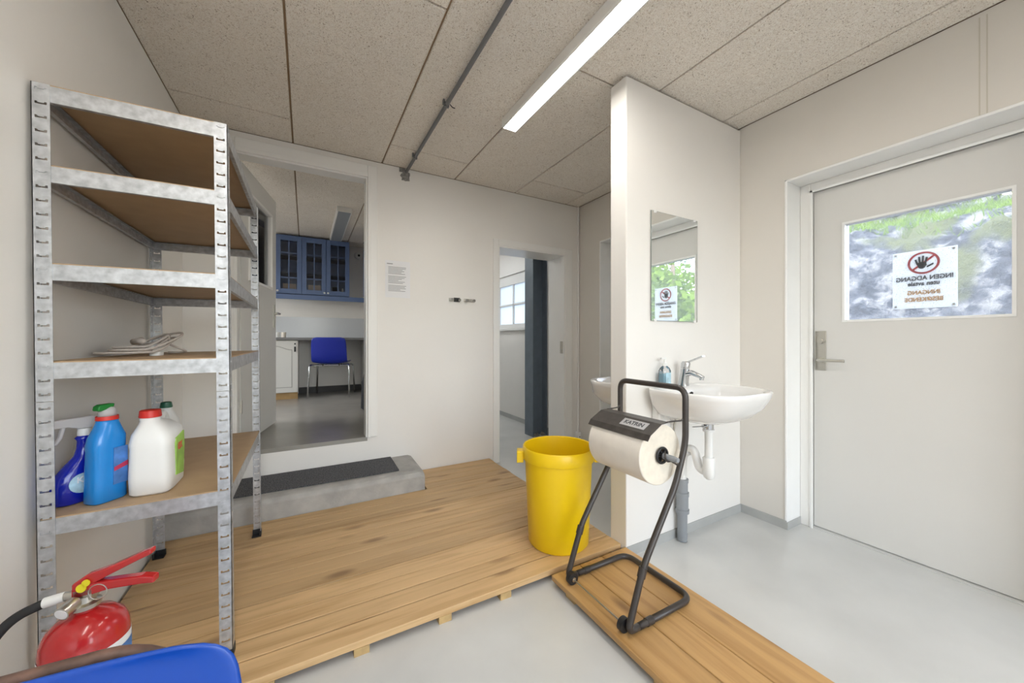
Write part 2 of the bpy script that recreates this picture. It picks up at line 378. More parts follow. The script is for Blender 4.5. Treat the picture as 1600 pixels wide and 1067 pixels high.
# ceiling: backing slab with separate wood-wool panels
ce = boxobj('ceiling', (-2.8, 2.85, YR-.2, 6.7, ZC+.012, ZC+.16), 'joint'); struct(ce, 'ceiling of tan wood-wool panels')
JX = [-.68-.6*2, -.68-.6, -.68, -.08, .523, 1.127, 1.727, 2.325, 2.57]
pm = {}
def panel(x0, x1, y0, y1):
    key = (round(x1-x0, 3), round(y1-y0, 3))
    if key not in pm:
        bm = BM(); g = .005; e = .004
        W_, L_ = key
        rs = [[Vector(p) for p in ((g+d, g+d, z), (W_-g-d, g+d, z), (W_-g-d, L_-g-d, z), (g+d, L_-g-d, z))] for d, z in ((0, .02), (0, e), (e, 0))]
        rings(bm, rs); bmesh.ops.recalc_face_normals(bm, faces=bm.faces[:])
        me = bpy.data.meshes.new('ceiling_panel'); bm.to_mesh(me); bm.free(); me.materials.append(M['wool']); pm[key] = me
    o = bpy.data.objects.new('ceiling_panel', pm[key]); COL.objects.link(o); o.location = (x0, y0, ZC); o.parent = ce
def strip(x0, x1, y0, y1, cuts):
    ys_ = [y0] + [c for c in cuts if y0+.05 < c < y1-.05] + [y1]
    for a, b in zip(ys_[:-1], ys_[1:]): panel(x0, x1, a, b)
cutsA = [2.71 + 2.4*i for i in range(-3, 3)]; cutsB = [1.49 + 2.4*i for i in range(-3, 3)]
for i in range(2, 8):
    x0, x1 = JX[i], JX[i+1]
    cuts = cutsA if i % 2 == 0 else cutsB
    if i == 7: cuts = cutsB
    strip(x0, min(x1, XR if i == 7 else x1), YR, YB, cuts)
kcA = [4.35]; kcB = [4.72]
for i in range(-2, 7):
    x0 = -.08 + .6*(i-1); x1 = x0+.6
    strip(x0, min(x1, KX1), YB+WT, KY1, kcA if i % 2 else kcB) if x0 < KX1-.05 else None
for x0, x1 in ((1.35, 1.727), (1.727, 2.325), (2.325, 2.572)): strip(x0, x1, YB+WT, 6.6, [4.5])
# painted skirting where the floor paint runs up the wall
struct(boxobj('baseboard_partition', (1.458, XR, 1.375, 1.38, 0, .052), 'skirt'))
bs = BM(); box(bs, XR-.005, XR, 1.111, 1.375, 0, .052); box(bs, XR-.005, 2.656, 1.106, 1.111, 0, .045); box(bs, XR-.005, XR, YR, .11, 0, .052); box(bs, XR-.005, XR, 1.495, 1.70, 0, .052); box(bs, XR-.005, XR, 2.70, YB, 0, .052)
struct(link('baseboard_right', bs, 'skirt'))
struct(boxobj('baseboard_back', (2.41, XR, YB-.005, YB, 0, .052), 'skirt'))

# doorway trims
def casing(name, x0, x1, z0, z1, wl, wr_, wt, lab, dep=WT):
    t = sempty(name, lab); d0, d1 = YB-.016, YB
    for nm, dims in (('casing_side', (x0-wl, x0, d0, d1, z0, z1+wt)), ('casing_side', (x1, x1+wr_, d0, d1, z0, z1+wt)), ('casing_head', (x0, x1, d0, d1, z1, z1+wt))):
        boxobj(nm, dims, 'trim', t, bevel=.004)
    # jamb lining through the wall
    bm = BM(); box(bm, x0, x0+.012, YB-.01, YB+dep, z0, z1); box(bm, x1-.012, x1, YB-.01, YB+dep, z0, z1); box(bm, x0+.012, x1-.012, YB-.01, YB+dep, z1-.012, z1)
    link('jamb_lining', bm, 'trim', t)
    return t
t1 = casing('trim_1', D1[0], D1[1], KZ, D1[3], .07, .072, .095, 'white casing around the raised kitchen doorway', .10)
bm = BM(); box(bm, D1[1], D1[1]+.022, YB-.026, YB-.016, KZ, D1[3]+.03); box(bm, D1[0], D1[1], YB-.026, YB-.016, D1[3], D1[3]+.03); link('inner_bead', bm, 'trim', t1, bevel=.003)
t2 = casing('trim_2', D2[0], D2[1], 0, D2[3], .053, .09, .06, 'white casing around the low doorway beside the corner')
bm = BM(); box(bm, D2[1]-.016, D2[1]-.0115, 3.045, 3.085, .99, 1.115); box(bm, D2[1]-.024, D2[1]-.016, 3.055, 3.072, 1.03, 1.07); link('strike_plate', bm, 'steel', t2)
# kitchen door leaf, open into the kitchen
HX, HY = -.392, 3.135; dv = Vector((.19, .98, 0)).normalized(); nv = Vector((dv.y, -dv.x, 0)); LW = .82
dk = sempty('door_3', 'white glazed door standing open into the kitchen')
def leafbox(bm, s0, s1, z0, z1, d0, d1):
    c = Vector((HX, HY, 0)) + dv*((s0+s1)/2) + nv*((d0+d1)/2); c.z = (z0+z1)/2
    obox(bm, c, dv, nv, (0,0,1), (s1-s0)/2, (d1-d0)/2, (z1-z0)/2)
GA, GB, GZ0, GZ1 = .16, .67, 1.58, 2.19
bm = BM()
leafbox(bm, 0, GA, KZ+.012, 2.37, -.04, 0); leafbox(bm, GB, LW, KZ+.012, 2.37, -.04, 0)
leafbox(bm, GA, GB, KZ+.012, GZ0, -.04, 0); leafbox(bm, GA, GB, GZ1, 2.37, -.04, 0)
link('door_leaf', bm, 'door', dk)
bm = BM(); leafbox(bm, GA, GB, GZ0, GZ1, -.022, -.018); link('glass', bm, 'glass', dk)
bm = BM(); b_ = .018
for a in ((GA-b_, GA, GZ0-b_, GZ1+b_), (GB, GB+b_, GZ0-b_, GZ1+b_), (GA, GB, GZ0-b_, GZ0), (GA, GB, GZ1, GZ1+b_)): leafbox(bm, *a, 0, .012)
link('glazing_bead', bm, 'trim', dk)
bm = BM(); leafbox(bm, LW-.085, LW-.05, 1.24, 1.44, 0, .008); hp = link('handle_plate', bm, 'steel', dk)
bm = BM(); c = Vector((HX, HY, 1.36)) + dv*(LW-.067); tube(bm, fillet([c, c+nv*.05, c+nv*.05-dv*.11], .012), .008); link('lever', bm, 'steel', hp, smooth=True)
bm = BM()
for z in (.62, 2.1): cyl(bm, (HX, HY+.004, z), (HX, HY+.004, z+.09), .008); box(bm, HX-.03, HX-.002, HY-.03, HY-.0, z, z+.09)
link('hinge', bm, 'steel', dk, smooth=True)

# exterior doors in the right wall
def ext_door(name, y1, zt, label, lever=True):
    """y1: outer (far) edge of the reveal, the door runs 1 m towards -y"""
    r = sempty(name, label); xf = 2.656; fw = .054; y0 = y1-1.001
    bm = BM(); box(bm, xf, xf+.11, y1-fw, y1, 0, zt); box(bm, xf, xf+.11, y0, y0+fw, 0, zt); box(bm, xf, xf+.11, y0+fw, y1-fw, zt-.045, zt)
    link('door_frame', bm, 'trim', r, bevel=.003)
    bm = BM(); a, b = y1-fw-.012, y1-fw; c, d = y0+fw, y0+fw+.012
    box(bm, xf-.008, xf, a, b, 0, zt-.045); box(bm, xf-.008, xf, c, d, 0, zt-.045); box(bm, xf-.008, xf, c, b, zt-.057, zt-.045); link('frame_bead', bm, 'wall_gloss', r)
    bm = BM(); box(bm, XR-.004, xf, y1-.0005, y1+.0005, .045, zt); box(bm, XR-.004, xf, y0-.0005, y0+.0005, .045, zt); box(bm, XR-.004, xf, y0, y1, zt-.0005, zt+.0005)
    link('reveal_paint', bm, 'wall_gloss', r)
    bm = BM(); box(bm, XR-.006, XR+.012, y1-.002, y1+.012, .052, zt+.012); box(bm, XR-.006, XR+.012, y0-.012, y0+.002, .052, zt+.012); box(bm, XR-.006, XR+.012, y0-.012, y1+.012, zt-.002, zt+.012)
    link('reveal_edge', bm, 'wall_gloss', r, bevel=.004)
    la, lb = y1-fw-.004, y0+fw+.004; X0, X1 = 2.69, 2.742
    wy1, wy0, wz0, wz1 = la-.135, la-.135-.595, 1.232, 1.803
    bm = BM(); box(bm, X0, X1, wy1, la, .008, zt-.05); box(bm, X0, X1, lb, wy0, .008, zt-.05); box(bm, X0, X1, wy0, wy1, .008, wz0); box(bm, X0, X1, wy0, wy1, wz1, zt-.05)
    bmesh.ops.remove_doubles(bm, verts=bm.verts[:], dist=1e-5)
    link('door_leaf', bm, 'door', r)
    bm = BM(); e = .012
    for dm in ((wy1-e, wy1, wz0, wz1), (wy0, wy0+e, wz0, wz1), (wy0+e, wy1-e, wz0, wz0+e), (wy0+e, wy1-e, wz1-e, wz1)): box(bm, X0-.004, X1+.004, *dm)
    link('glazing_bead', bm, 'wall_gloss', r)
    boxobj('glass', (2.714, 2.720, wy0+e, wy1-e, wz0+e, wz1-e), 'dirty', r)
    bm = BM(); box(bm, X0-.006, X0, la-.062, la-.008, .948, 1.183); hp = link('handle_plate', bm, 'steel', r, bevel=.002)
    bm = BM(); c = Vector((X0-.006, la-.035, 1.010)); tube(bm, fillet([c, c+Vector((-.045, 0, 0)), c+Vector((-.045, -.125, 0))], .014), .0085); cyl(bm, c, c+Vector((-.012, 0, 0)), .016)
    link('lever', bm, 'steel', hp, smooth=True)
    bm = BM(); cyl(bm, (X0-.006, la-.035, 1.122), (X0-.018, la-.035, 1.122), .014); obox(bm, (X0-.02, la-.043, 1.122), (1,0,0), (0,1,0), (0,0,1), .004, .018, .005); link('thumb_turn', bm, 'steel', hp, smooth=True)
    boxobj('threshold', (2.66, 2.80, y0, y1, -.01, .004), 'floor', r)
    return la, wy0, wy1
ext_door('door_1', E1[1], E1[3], 'grey-white outside door with a large window and sign')
ext_door('door_2', E2[1], E2[3], 'outside door behind the partition')

# ---------------------------------------------------------------- sign on the door glass (read from outside)
sg = thing('door_sign', 'white no-entry sign with black hand on the door glass', 'sign', (2.724, .607, 1.438))
bm = BM(); box(bm, 0, .003, -.112, .112, -.147, .147); link('sign_plate', bm, translucent('sign_sheet', (.95, .95, .94), .6), sg)
def signf(u, v, d): return (d, u, v)
def ringpts(r, n=40): return [(r*math.cos(2*PI*k/n), r*math.sin(2*PI*k/n)) for k in range(n)]
bm = BM(); cz = .082; R1, R2 = .056, .047
for d in (-.0006, .0036):
    a = [bm.verts.new((d, R1*math.cos(2*PI*k/48), cz+R1*math.sin(2*PI*k/48))) for k in range(48)]
    b = [bm.verts.new((d, R2*math.cos(2*PI*k/48), cz+R2*math.sin(2*PI*k/48))) for k in range(48)]
    for k in range(48): bm.faces.new((a[k], a[(k+1) % 48], b[(k+1) % 48], b[k]))
obox(bm, (.0015, 0, cz), (0, .76, -.65), (0, .65, .76), (1,0,0), .049, .0045, .0019)
link('prohibition_ring', bm, 'inkred', sg)
bm = BM()
def hpt(u, v): return Vector((0, u, cz-.004+v))
prism(bm, [(.018*math.cos(a)*(1 if math.sin(a) > 0 else .8)+.006, cz-.012+.018*math.sin(a)) for a in [2*PI*k/20 for k in range(20)]], -.001, .004, signf)
for (u, v, ang, ln) in ((-.006, .004, 100, .034), (.003, .008, 93, .038), (.012, .007, 85, .036), (.020, .002, 74, .029), (-.012, -.012, 148, .026)):
    a = math.radians(ang); p = hpt(u, v-.006); q = p + Vector((0, math.cos(a), math.sin(a)))*ln
    obox(bm, (p+q)/2 + Vector((.0015, 0, 0)), (q-p), (1,0,0), (q-p).cross(Vector((1,0,0))), ln/2, .0025, .0036)
link('hand_symbol', bm, 'inkblack', sg)
for s, z, sz, mm, bd in (('INGEN ADGANG', .005, .031, 'inkblack', True), ('uten avtale', -.022, .030, 'inkblack', True), ('INNGANG', -.068, .029, 'inkorange', True), ('BES\u00d8KENDE', -.103, .029, 'inkorange', True)):
    text_mesh('lettering', s, sz, frame_mtx((.0015, 0, z), (0,1,0), (0,0,1)), mm, sg, extrude=.0022, bold=bd, sx=.84)
for u in (-.1, .1):
    for v in (-.135, .135): bm = BM(); cyl(bm, (-.0025, u, v), (.005, u, v), .005, 12); link('screw', bm, 'steel', sg)

# ---------------------------------------------------------------- outside
def rockmat():
    m = bpy.data.materials.new('rock'); m.use_nodes = True; n = m.node_tree.nodes; l = m.node_tree.links; p = n['Principled BSDF']
    g = n.new('ShaderNodeNewGeometry')
    t = n.new('ShaderNodeTexNoise'); t.inputs['Scale'].default_value = 5.5; t.inputs['Detail'].default_value = 10; t.inputs['Roughness'].default_value = .7; l.new(g.outputs['Position'], t.inputs['Vector'])
    r = ramp(n, [(.40, (.008, .010, .016)), (.5, (.05, .057, .074)), (.60, (.22, .22, .215))]); l.new(t.outputs['Fac'], r.inputs[0])
    t2 = n.new('ShaderNodeTexNoise'); t2.inputs['Scale'].default_value = 1.1; t2.inputs['Detail'].default_value = 5; l.new(g.outputs['Position'], t2.inputs['Vector'])
    r2 = n.new('ShaderNodeMapRange'); r2.inputs[1].default_value = .57; r2.inputs[2].default_value = .63; l.new(t2.outputs['Fac'], r2.inputs[0])
    mx = n.new('ShaderNodeMix'); mx.data_type = 'RGBA'; mx.inputs[7].default_value = (.075, .085, .025, 1); l.new(r2.outputs[0], mx.inputs[0]); l.new(r.outputs[0], mx.inputs[6]); l.new(mx.outputs[2], p.inputs['Base Color'])
    p.inputs['Roughness'].default_value = .9
    bp = n.new('ShaderNodeBump'); bp.inputs['Strength'].default_value = 1.0; bp.inputs['Distance'].default_value = .15; l.new(t.outputs['Fac'], bp.inputs['Height']); l.new(bp.outputs[0], p.inputs['Normal'])
    return m
M['rock'] = rockmat()
gd = boxobj('ground', (2.83, 30, -25, 25, -.3, -.06), mat('gravel', (.16, .16, .165), .9, nscale=12, namt=.25)); struct(gd, 'grey gravel yard outside')
def bank(x, y):
    e = max(0, min(1, (y+.9-.12*(x-4.3))/1.1)); up = max(0, min(1, (x-4.35)/1.6))
    h = (2.0*up**.7 + .42*max(0, x-5.6))*e
    nz = (noise.ridged_multi_fractal(Vector((x*.8, y*.8, 3)), .9, 2.1, 7, 1.0, 2.0)-1.1)*.28 + noise.noise(Vector((x*.55, y*.4, 9)))*.35
    return -.1 + max(0, (h+nz)*e*min(1, up*3))
bm = BM(); NX, NY = 130, 190; vs = []
for i in range(NX+1):
    for j in range(NY+1):
        x = 4.3 + 6.5*i/NX; y = -1.2 + 10*j/NY
        vs.append(bm.verts.new((x + .12*noise.noise(Vector((x*3, y*3, 2))), y, bank(x, y))))
for i in range(NX):
    for j in range(NY): bm.faces.new((vs[i*(NY+1)+j], vs[(i+1)*(NY+1)+j], vs[(i+1)*(NY+1)+j+1], vs[i*(NY+1)+j+1]))
rk = link('rock_bank', bm, 'rock', smooth=False); tag(rk, 'blue-grey mossy rock slope outside the door window', 'rock')
def leaves(bm, c, R, n, size, squash=.8):
    for _ in range(n):
        d = Vector((random.gauss(0,1), random.gauss(0,1), random.gauss(0,1))).normalized()*(random.random()**.4)
        p = Vector(c) + Vector((d.x*R, d.y*R, d.z*R*squash))
        a = Vector((random.uniform(-1,1), random.uniform(-1,1), random.uniform(-1,1))).normalized(); b = a.orthogonal().normalized(); s = size*random.uniform(.6, 1.3)
        v = [bm.verts.new(p + a*s*i + b*s*.6*j) for i, j in ((-1,0),(0,-1),(1,0),(0,1))]; bm.faces.new(v)
M['leaf'] = translucent('leaf_green', (.13, .20, .03), .4); M['leaf2'] = translucent('leaf_bluegreen', (.045, .09, .04), .35); M['bark'] = mat('bark', (.15, .11, .08), .9)
for (x, y, hh, R, mm, lab) in ((7.4, -2.9, 3.1, 1.65, 'leaf', 'bright green leafy tree standing nearest the rock slope'), (10.2, -5.6, 3.4, 1.8, 'leaf', 'bright green leafy tree farther from the rock slope'), (14.5, -8.6, 5.0, 2.6, 'leaf2', 'tall dark green tree behind the bright green trees')):
    t = thing('leafy_tree', lab, 'tree', (x, y, -.1), 0, 'trees outside the door')
    bm = BM(); tube(bm, [(0,0,0), (.05,.03,hh*.5), (-.03,.05,hh)], [.12, .09, .04], 8); link('trunk', bm, 'bark', t, smooth='all')
    bm = BM()
    for _ in range(9): leaves(bm, (random.uniform(-R,R)*.5, random.uniform(-R,R)*.5, hh*.62+random.uniform(-.9,1.0)*R*.55), R*.62, 620, .075)
    cr = link('crown', bm, mm, t); cr['kind'] = 'stuff'
bm = BM()
for _ in range(12000):
    x = random.uniform(6.3, 9.5); y = random.uniform(.3, 4.5); z = bank(x, y)-.02
    a = random.uniform(0, 6.28); p = Vector((x, y, z)); s = random.uniform(.06, .16)
    q = Vector((math.cos(a), math.sin(a), 0))*.007
    v = [bm.verts.new(p-q), bm.verts.new(p+q), bm.verts.new(p+Vector((math.cos(a*3)*.08, math.sin(a*3)*.08, s)))]; bm.faces.new(v)
gr = link('grass', bm, 'leaf', rk); gr['kind'] = 'stuff'

# ---------------------------------------------------------------- platform and walkway
ZP = .055
pf = thing('plank_platform', 'large low pine plank platform in front of the concrete step', 'platform', (0, 0, 0))
yj = [1.412 + .1006*i for i in range(17)]; yj[-1] = 3.022
for a, b in zip(yj[:-1], yj[1:]):
    x0 = XL+.012 if b <= 2.625 else .765
    if a < 2.62 < b:
        pass
    g_ = random.choice((.0018, .0024, .0042))
    boxobj('plank', (x0, 1.452 + random.uniform(-.004, .004), a+g_, b-.0018, .028, ZP + random.uniform(-.0008, .0)), 'deck', pf, bevel=.002)
for xc in (-.62, -.40, -.115, .175, .487, .762, 1.05, 1.36):
    boxobj('batten', (xc-.026, xc+.026, 1.414, 2.61 if xc < .78 else 3.0, 0.0, .028), 'batten', pf)
boxobj('batten', (.775, .827, 2.63, 3.0, 0, .028), 'batten', pf)
wk = thing('plank_walkway', 'narrow pine plank walkway under the paper towel stand', 'walkway', (0, 0, 0))
for x0, x1 in ((.985, 1.146), (1.149, 1.287), (1.290, 1.456)):
    boxobj('plank', (x0, x1, -1.3, 1.386, .026, .05), 'walk', wk, bevel=.003)
for yc in (1.27, .80, .30, -.3, -.9): boxobj('batten', (1.0, 1.44, yc-.03, yc+.03, 0, .026), 'batten', wk)

# ---------------------------------------------------------------- concrete step and mat
bm = BM(); x1 = .75; y0 = 2.622
rs = []
for x, dz in ((XL, 0), (-.2, .002), (.3, -.001), (x1-.03, 0), (x1, -.012)):
    zt = .196+dz; rs.append([Vector(p) for p in ((x, y0, 0), (x, y0-.002, .155+dz), (x, y0+.018, .176+dz), (x, y0+.05, .184+dz), (x, YB, zt), (x, YB, 0))])
rings(bm, rs); st = link('concrete_step', bm, 'concrete', bevel=.006); tag(st, 'worn grey concrete step below the raised kitchen doorway', 'step')
bm = BM(); box(bm, -.40, .585, 2.712, 3.02, 0, .007); dm = link('doormat', bm, 'mat'); dm.location = (0, 0, .1975); dm.rotation_euler = (math.radians(1.7), 0, 0); dm.location = (0, -.002, .1085); tag(dm, 'dark speckled doormat strip on the concrete step', 'doormat')

# ---------------------------------------------------------------- steel shelving
SW, SD, SH = .437, .915, 1.795
sh = thing('shelving_unit', 'tall galvanised steel shelving unit with five hardboard shelves', 'shelf', (-.652, 1.545, .0552)); sh.rotation_euler = (0, math.radians(-.5), 0)
FLW = .036
def flange(bm, o, u, nrm, z0, z1):
    """slotted strip: o corner, u width direction, nrm thickness direction"""
    o = Vector(o); u = Vector(u); nrm = Vector(nrm); t = .0018; z = Vector((0,0,1))
    def b(a0, a1, c0, c1): obox(bm, o + u*((a0+a1)/2) + nrm*(t/2) + z*((c0+c1)/2), u, nrm, z, (a1-a0)/2, t/2, (c1-c0)/2)
    s0, s1 = .007, .030; b(0, s0, z0, z1); b(s1, FLW, z0, z1)
    p = .039; zz = z0; sl = .0075
    k = 0
    while zz < z1-1e-6:
        c = zz + p*.5
        if c+sl/2 > z1: b(s0, s1, zz, z1); break
        b(s0, s1, zz, c-sl/2); b(s0+.005, s1-.005, c+.0005, c+sl/2)
        ze = min(zz+p, z1); b(s0, s1, c+sl/2, ze); zz += p; k += 1
pmesh = {}
for (cx, cy, sx, sy) in ((0,0,1,1), (SW,0,-1,1), (0,SD,1,-1), (SW,SD,-1,-1)):
    for (z0, z1) in ((.004, .899), (.901, SH)):
        bm = BM(); flange(bm, (cx, cy, 0), (sx,0,0), (0,sy,0), z0, z1); flange(bm, (cx, cy, 0), (0,sy,0), (sx,0,0), z0, z1)
        link('post', bm, 'galv', sh)
    bm = BM(); box(bm, min(cx-sx*.002, cx+sx*.04), max(cx-sx*.002, cx+sx*.04), min(cy-sy*.002, cy+sy*.006), max(cy-sy*.002, cy+sy*.006), 0, .028)
    box(bm, min(cx-sx*.002, cx+sx*.006), max(cx-sx*.002, cx+sx*.006), min(cy, cy+sy*.04), max(cy, cy+sy*.04), 0, .028); box(bm, min(cx, cx+sx*.04), max(cx, cx+sx*.04), min(cy, cy+sy*.04), max(cy, cy+sy*.04), 0, .004)
    link('foot', bm, 'black', sh)
def beam(bm, p0, p1, inward, zt, h=.046):
    p0 = Vector(p0); p1 = Vector(p1); d = (p1-p0); L = d.length; d.normalize(); n_ = Vector(inward); z = Vector((0,0,1)); mid = (p0+p1)/2
    obox(bm, mid + n_*.001 + z*(zt-h/2), d, n_, z, L/2, .001, h/2)
    obox(bm, mid + n_*.0085 + z*(zt-.012), d, n_, z, L/2, .0075, .001)
    obox(bm, mid + n_*.0065 + z*(zt-h+.001), d, n_, z, L/2, .0055, .001)
    obox(bm, mid + n_*.012 + z*(zt-h+.005), d, n_, z, L/2, .0008, .005)
LV = [1.796, 1.570, 1.293, 1.013, .570]
for zt in LV:
    boxobj('shelf_board', (.004, SW-.004, .004, SD-.004, zt-.009, zt), 'hard', sh)
    zb = zt - .0035
    for p0, p1, inn in (((.003, .0021, 0), (SW-.003, .0021, 0), (0,1,0)), ((.003, SD-.0021, 0), (SW-.003, SD-.0021, 0), (0,-1,0)), ((.0021, .003, 0), (.0021, SD-.003, 0), (1,0,0)), ((SW-.0021, .003, 0), (SW-.0021, SD-.003, 0), (-1,0,0))):
        bm = BM(); beam(bm, p0, p1, inn, zb); link('shelf_beam', bm, 'galv', sh)

def shelf_z(i, x): return .0552 + LV[i] + math.sin(math.radians(.5))*(x+.652) + .0004
# bottles
zs = .62
b1 = thing('spray_bottle', 'dark blue spray bottle with white trigger head beside the shelf post', 'bottle', (-.628, 1.665, shelf_z(4, -.60)), math.radians(45))
bm = BM(); loft(bm, [(0, 0, 0, .040, .024, 2.6), (.006, 0, 0, .050, .03, 2.6), (.05, 0, 0, .053, .031, 2.4), (.085, .002, 0, .049, .030, 2.3), (.115, .012, 0, .036, .026, 2.2), (.14, .019, 0, .021, .020, 2), (.165, .021, 0, .0165, .0165, 2), (.188, .021, 0, .016, .016, 2), (.196, .021, 0, .021, .019, 2), (.203, .021, 0, .014, .014, 2)]); link('body', bm, 'dkblue', b1, smooth='all')
bm = BM(); loft(bm, [(.203, .021, 0, .015, .015, 2), (.225, .021, 0, .0145, .0145, 2)], 20); link('collar', bm, 'white', b1, smooth=True)
bm = BM(); prism(bm, [(-.07, .246), (-.066, .236), (-.02, .236), (.008, .226), (.036, .226), (.046, .25), (.04, .262), (-.064, .26)], -.011, .011, lambda u, v, d: (u, d, v)); prism(bm, [(-.03, .238), (-.02, .238), (-.028, .205), (-.04, .185), (-.045, .188), (-.036, .208)], -.006, .006, lambda u, v, d: (u, d, v)); link('trigger_head', bm, 'milky', b1, bevel=.003)
bm = BM(); 
for i in range(8):
    a0 = -1.0+i*.26
pts = [(.005+.032*math.cos(a), .062+.030*math.sin(a)) for a in [2*PI*k/24 for k in range(24)]]
prism(bm, pts, -.0325, -.030, lambda u, v, d: (u, d, v)); lb = link('label', bm, 'lblue', b1)
text_mesh('lettering', 'KL', .026, frame_mtx((.004, -.0328, .072), (1,0,0), (0,0,1)), 'sheet', b1, bold=True)
b2 = thing('cleaner_bottle', 'light blue cleaner bottle with red collar and green top', 'bottle', (-.550, 1.636, shelf_z(4, -.52)), math.radians(52))
bm = BM(); loft(bm, [(0, 0, 0, .040, .027, 4), (.005, 0, 0, .044, .031, 4), (.06, 0, 0, .043, .031, 4), (.16, 0, 0, .041, .030, 3.6), (.172, .0, 0, .043, .031, 3.4), (.20, .003, 0, .042, .030, 3), (.225, .004, 0, .032, .026, 2.6), (.245, .004, 0, .026, .023, 2.2), (.252, .004, 0, .0255, .0225, 2)]); link('body', bm, 'ltblue', b2, smooth='all')
bm = BM(); loft(bm, [(.252, .004, 0, .027, .025, 2), (.264, .004, 0, .0265, .0245, 2)]); link('collar', bm, 'redcap', b2, smooth=True)
bm = BM(); loft(bm, [(.264, .004, 0, .022, .02, 2), (.282, .006, 0, .02, .018, 2), (.292, .006, 0, .013, .012, 2)]); link('clear_dome', bm, 'milky', b2, smooth='all')
bm = BM(); prism(bm, [(-.027, .284), (-.02, .281), (.014, .29), (.017, .302), (-.016, .302), (-.025, .297)], -.012, .012, lambda u, v, d: (u, d, v)); link('nozzle', bm, 'green', b2, bevel=.003)
bm = BM(); prism(bm, [(-.002, .05), (.036, .05), (.036, .165), (.0, .165)], -.0325, -.0305, lambda u, v, d: (u, d, v)); link('label', bm, 'label_mid', b2)
bm = BM(); prism(bm, [(.0, .092), (.036, .102), (.036, .117), (.0, .104)], -.0335, -.032, lambda u, v, d: (u, d, v)); link('label_ribbon', bm, mat('label_red', (.55, .04, .10), .5), b2)
b3 = thing('detergent_jug', 'white plastic jug with red cap and green side label', 'jug', (-.442, 1.692, shelf_z(4, -.40)))
bm = BM(); loft(bm, [(0, 0, 0, .047, .080, 5), (.008, 0, 0, .055, .088, 5), (.06, 0, 0, .057, .09, 5), (.15, 0, 0, .055, .088, 4.5), (.165, 0, 0, .057, .089, 4.5), (.195, 0, -.002, .053, .082, 4), (.222, -.004, -.012, .036, .06, 3), (.234, -.008, -.03, .027, .034, 2.2), (.238, -.01, -.034, .0265, .027, 2), (.246, -.01, -.034, .0265, .0265, 2)], 36); link('body', bm, 'white', b3, smooth='all')
bm = BM(); lathe(bm, [(.027, .246), (.0285, .248), (.0265, .268), (.024, .270)], (-.01, -.034, 0), 28); link('cap', bm, 'redcap', b3, smooth=True)
bm = BM(); tube(bm, fillet([(.0, .0, .222), (.0, .035, .25), (.0, .065, .225), (.0, .075, .19)], .03), .0135, 12); link('handle', bm, 'white', b3, smooth='all')
bm = BM(); prism(bm, [(-.045, .045), (.04, .03), (.05, .13), (.045, .178), (-.045, .17)], .0545, .0585, lambda u, v, d: (d, u, v)); link('label', bm, 'label_green', b3)
text_mesh('lettering', 'ex', .05, frame_mtx((.0588, -.004, .14), (0,1,0), (0,0,1)), 'redcap', b3, bold=True)
b4 = thing('white_bottle', 'white bottle with dark green cap behind the red-capped jug', 'bottle', (-.47, 1.89, shelf_z(4, -.42)))
bm = BM(); loft(bm, [(0, 0, 0, .036, .036, 3), (.006, 0, 0, .042, .042, 3), (.15, 0, 0, .042, .042, 2.6), (.20, 0, 0, .035, .035, 2.2), (.235, 0, 0, .018, .018, 2), (.242, 0, 0, .017, .017, 2)]); link('body', bm, 'white', b4, smooth='all')
bm = BM(); lathe(bm, [(.018, .242), (.019, .245), (.016, .262), (.012, .264)], n=20); link('cap', bm, 'dkgreen', b4, smooth=True)
# extension cable
cb = thing('extension_cable', 'coiled grey extension cable lying on the fourth shelf', 'cable', (-.555, 1.93, shelf_z(3, -.43)))
bm = BM(); P = []
for k in range(150):
    a = 2*PI*k/36; wob = .012*math.sin(k*.37); r = .085+.02*math.sin(k*.11)
    lift = .006 + max(0, math.cos(a-.6))*(.055+.01*math.sin(k*.2)) + .010*(k/36 % 3)
    P.append((r*math.cos(a)*1.05+wob, r*1.9*math.sin(a)*.6, lift))
P += [(.09, .06, .03), (.12, .09, .012), (.10, .13, .007), (.05, .12, .007)]
tube(bm, fillet(P, .02, 2), .0042, 8); link('cord', bm, 'cable', cb, smooth='all')
bm = BM(); loft(bm, [(0, .055, -.03, .016, .03, 4), (.03, .055, -.03, .017, .031, 4), (.036, .055, -.03, .013, .027, 4)], 20); link('socket_block', bm, 'white', cb, smooth=True)
bm = BM(); tube(bm, [(-.01, -.03, .052), (.02, -.06, .056), (.035, -.085, .055)], [.011, .013, .007], 12); link('plug', bm, 'cable', cb, smooth='all')

# ---------------------------------------------------------------- fire extinguisher
fx = thing('fire_extinguisher', 'red fire extinguisher with black hose standing on the floor', 'extinguisher', (-.470, 1.298, 0), math.radians(-14))
r = .0765
bm = BM(); lathe(bm, [(r-.01, .0), (r, .01), (r, .372), (r, .40), (r*.97, .42), (r*.86, .44), (r*.64, .457), (r*.36, .466), (.020, .47), (.020, .482)], n=48); link('cylinder', bm, 'red', fx, smooth=True)
bm = BM(); lathe(bm, [(r+.0008, .10), (r+.0008, .392)], n=48, cap=False); link('label', bm, 'sheet', fx, smooth=True)
bm = BM(); lathe(bm, [(r+.0014, .12), (r+.0014, .374)], n=48, cap=False); link('blue_panel', bm, 'label_mid', fx, smooth=True)
bm = BM(); lathe(bm, [(.026, .478), (.027, .488), (.018, .492), (.016, .505)], n=24); obox(bm, (0,0,.51), (1,0,0), (0,1,0), (0,0,1), .018, .012, .012); cyl(bm, (0,0,.51), (-.045, 0, .508), .010, 16); link('valve', bm, 'steel', fx, smooth=True)
bm = BM(); cyl(bm, (-.012, -.012, .497), (-.018, -.042, .49), .0155, 20); gg = link('gauge', bm, 'steel', fx, smooth=True)
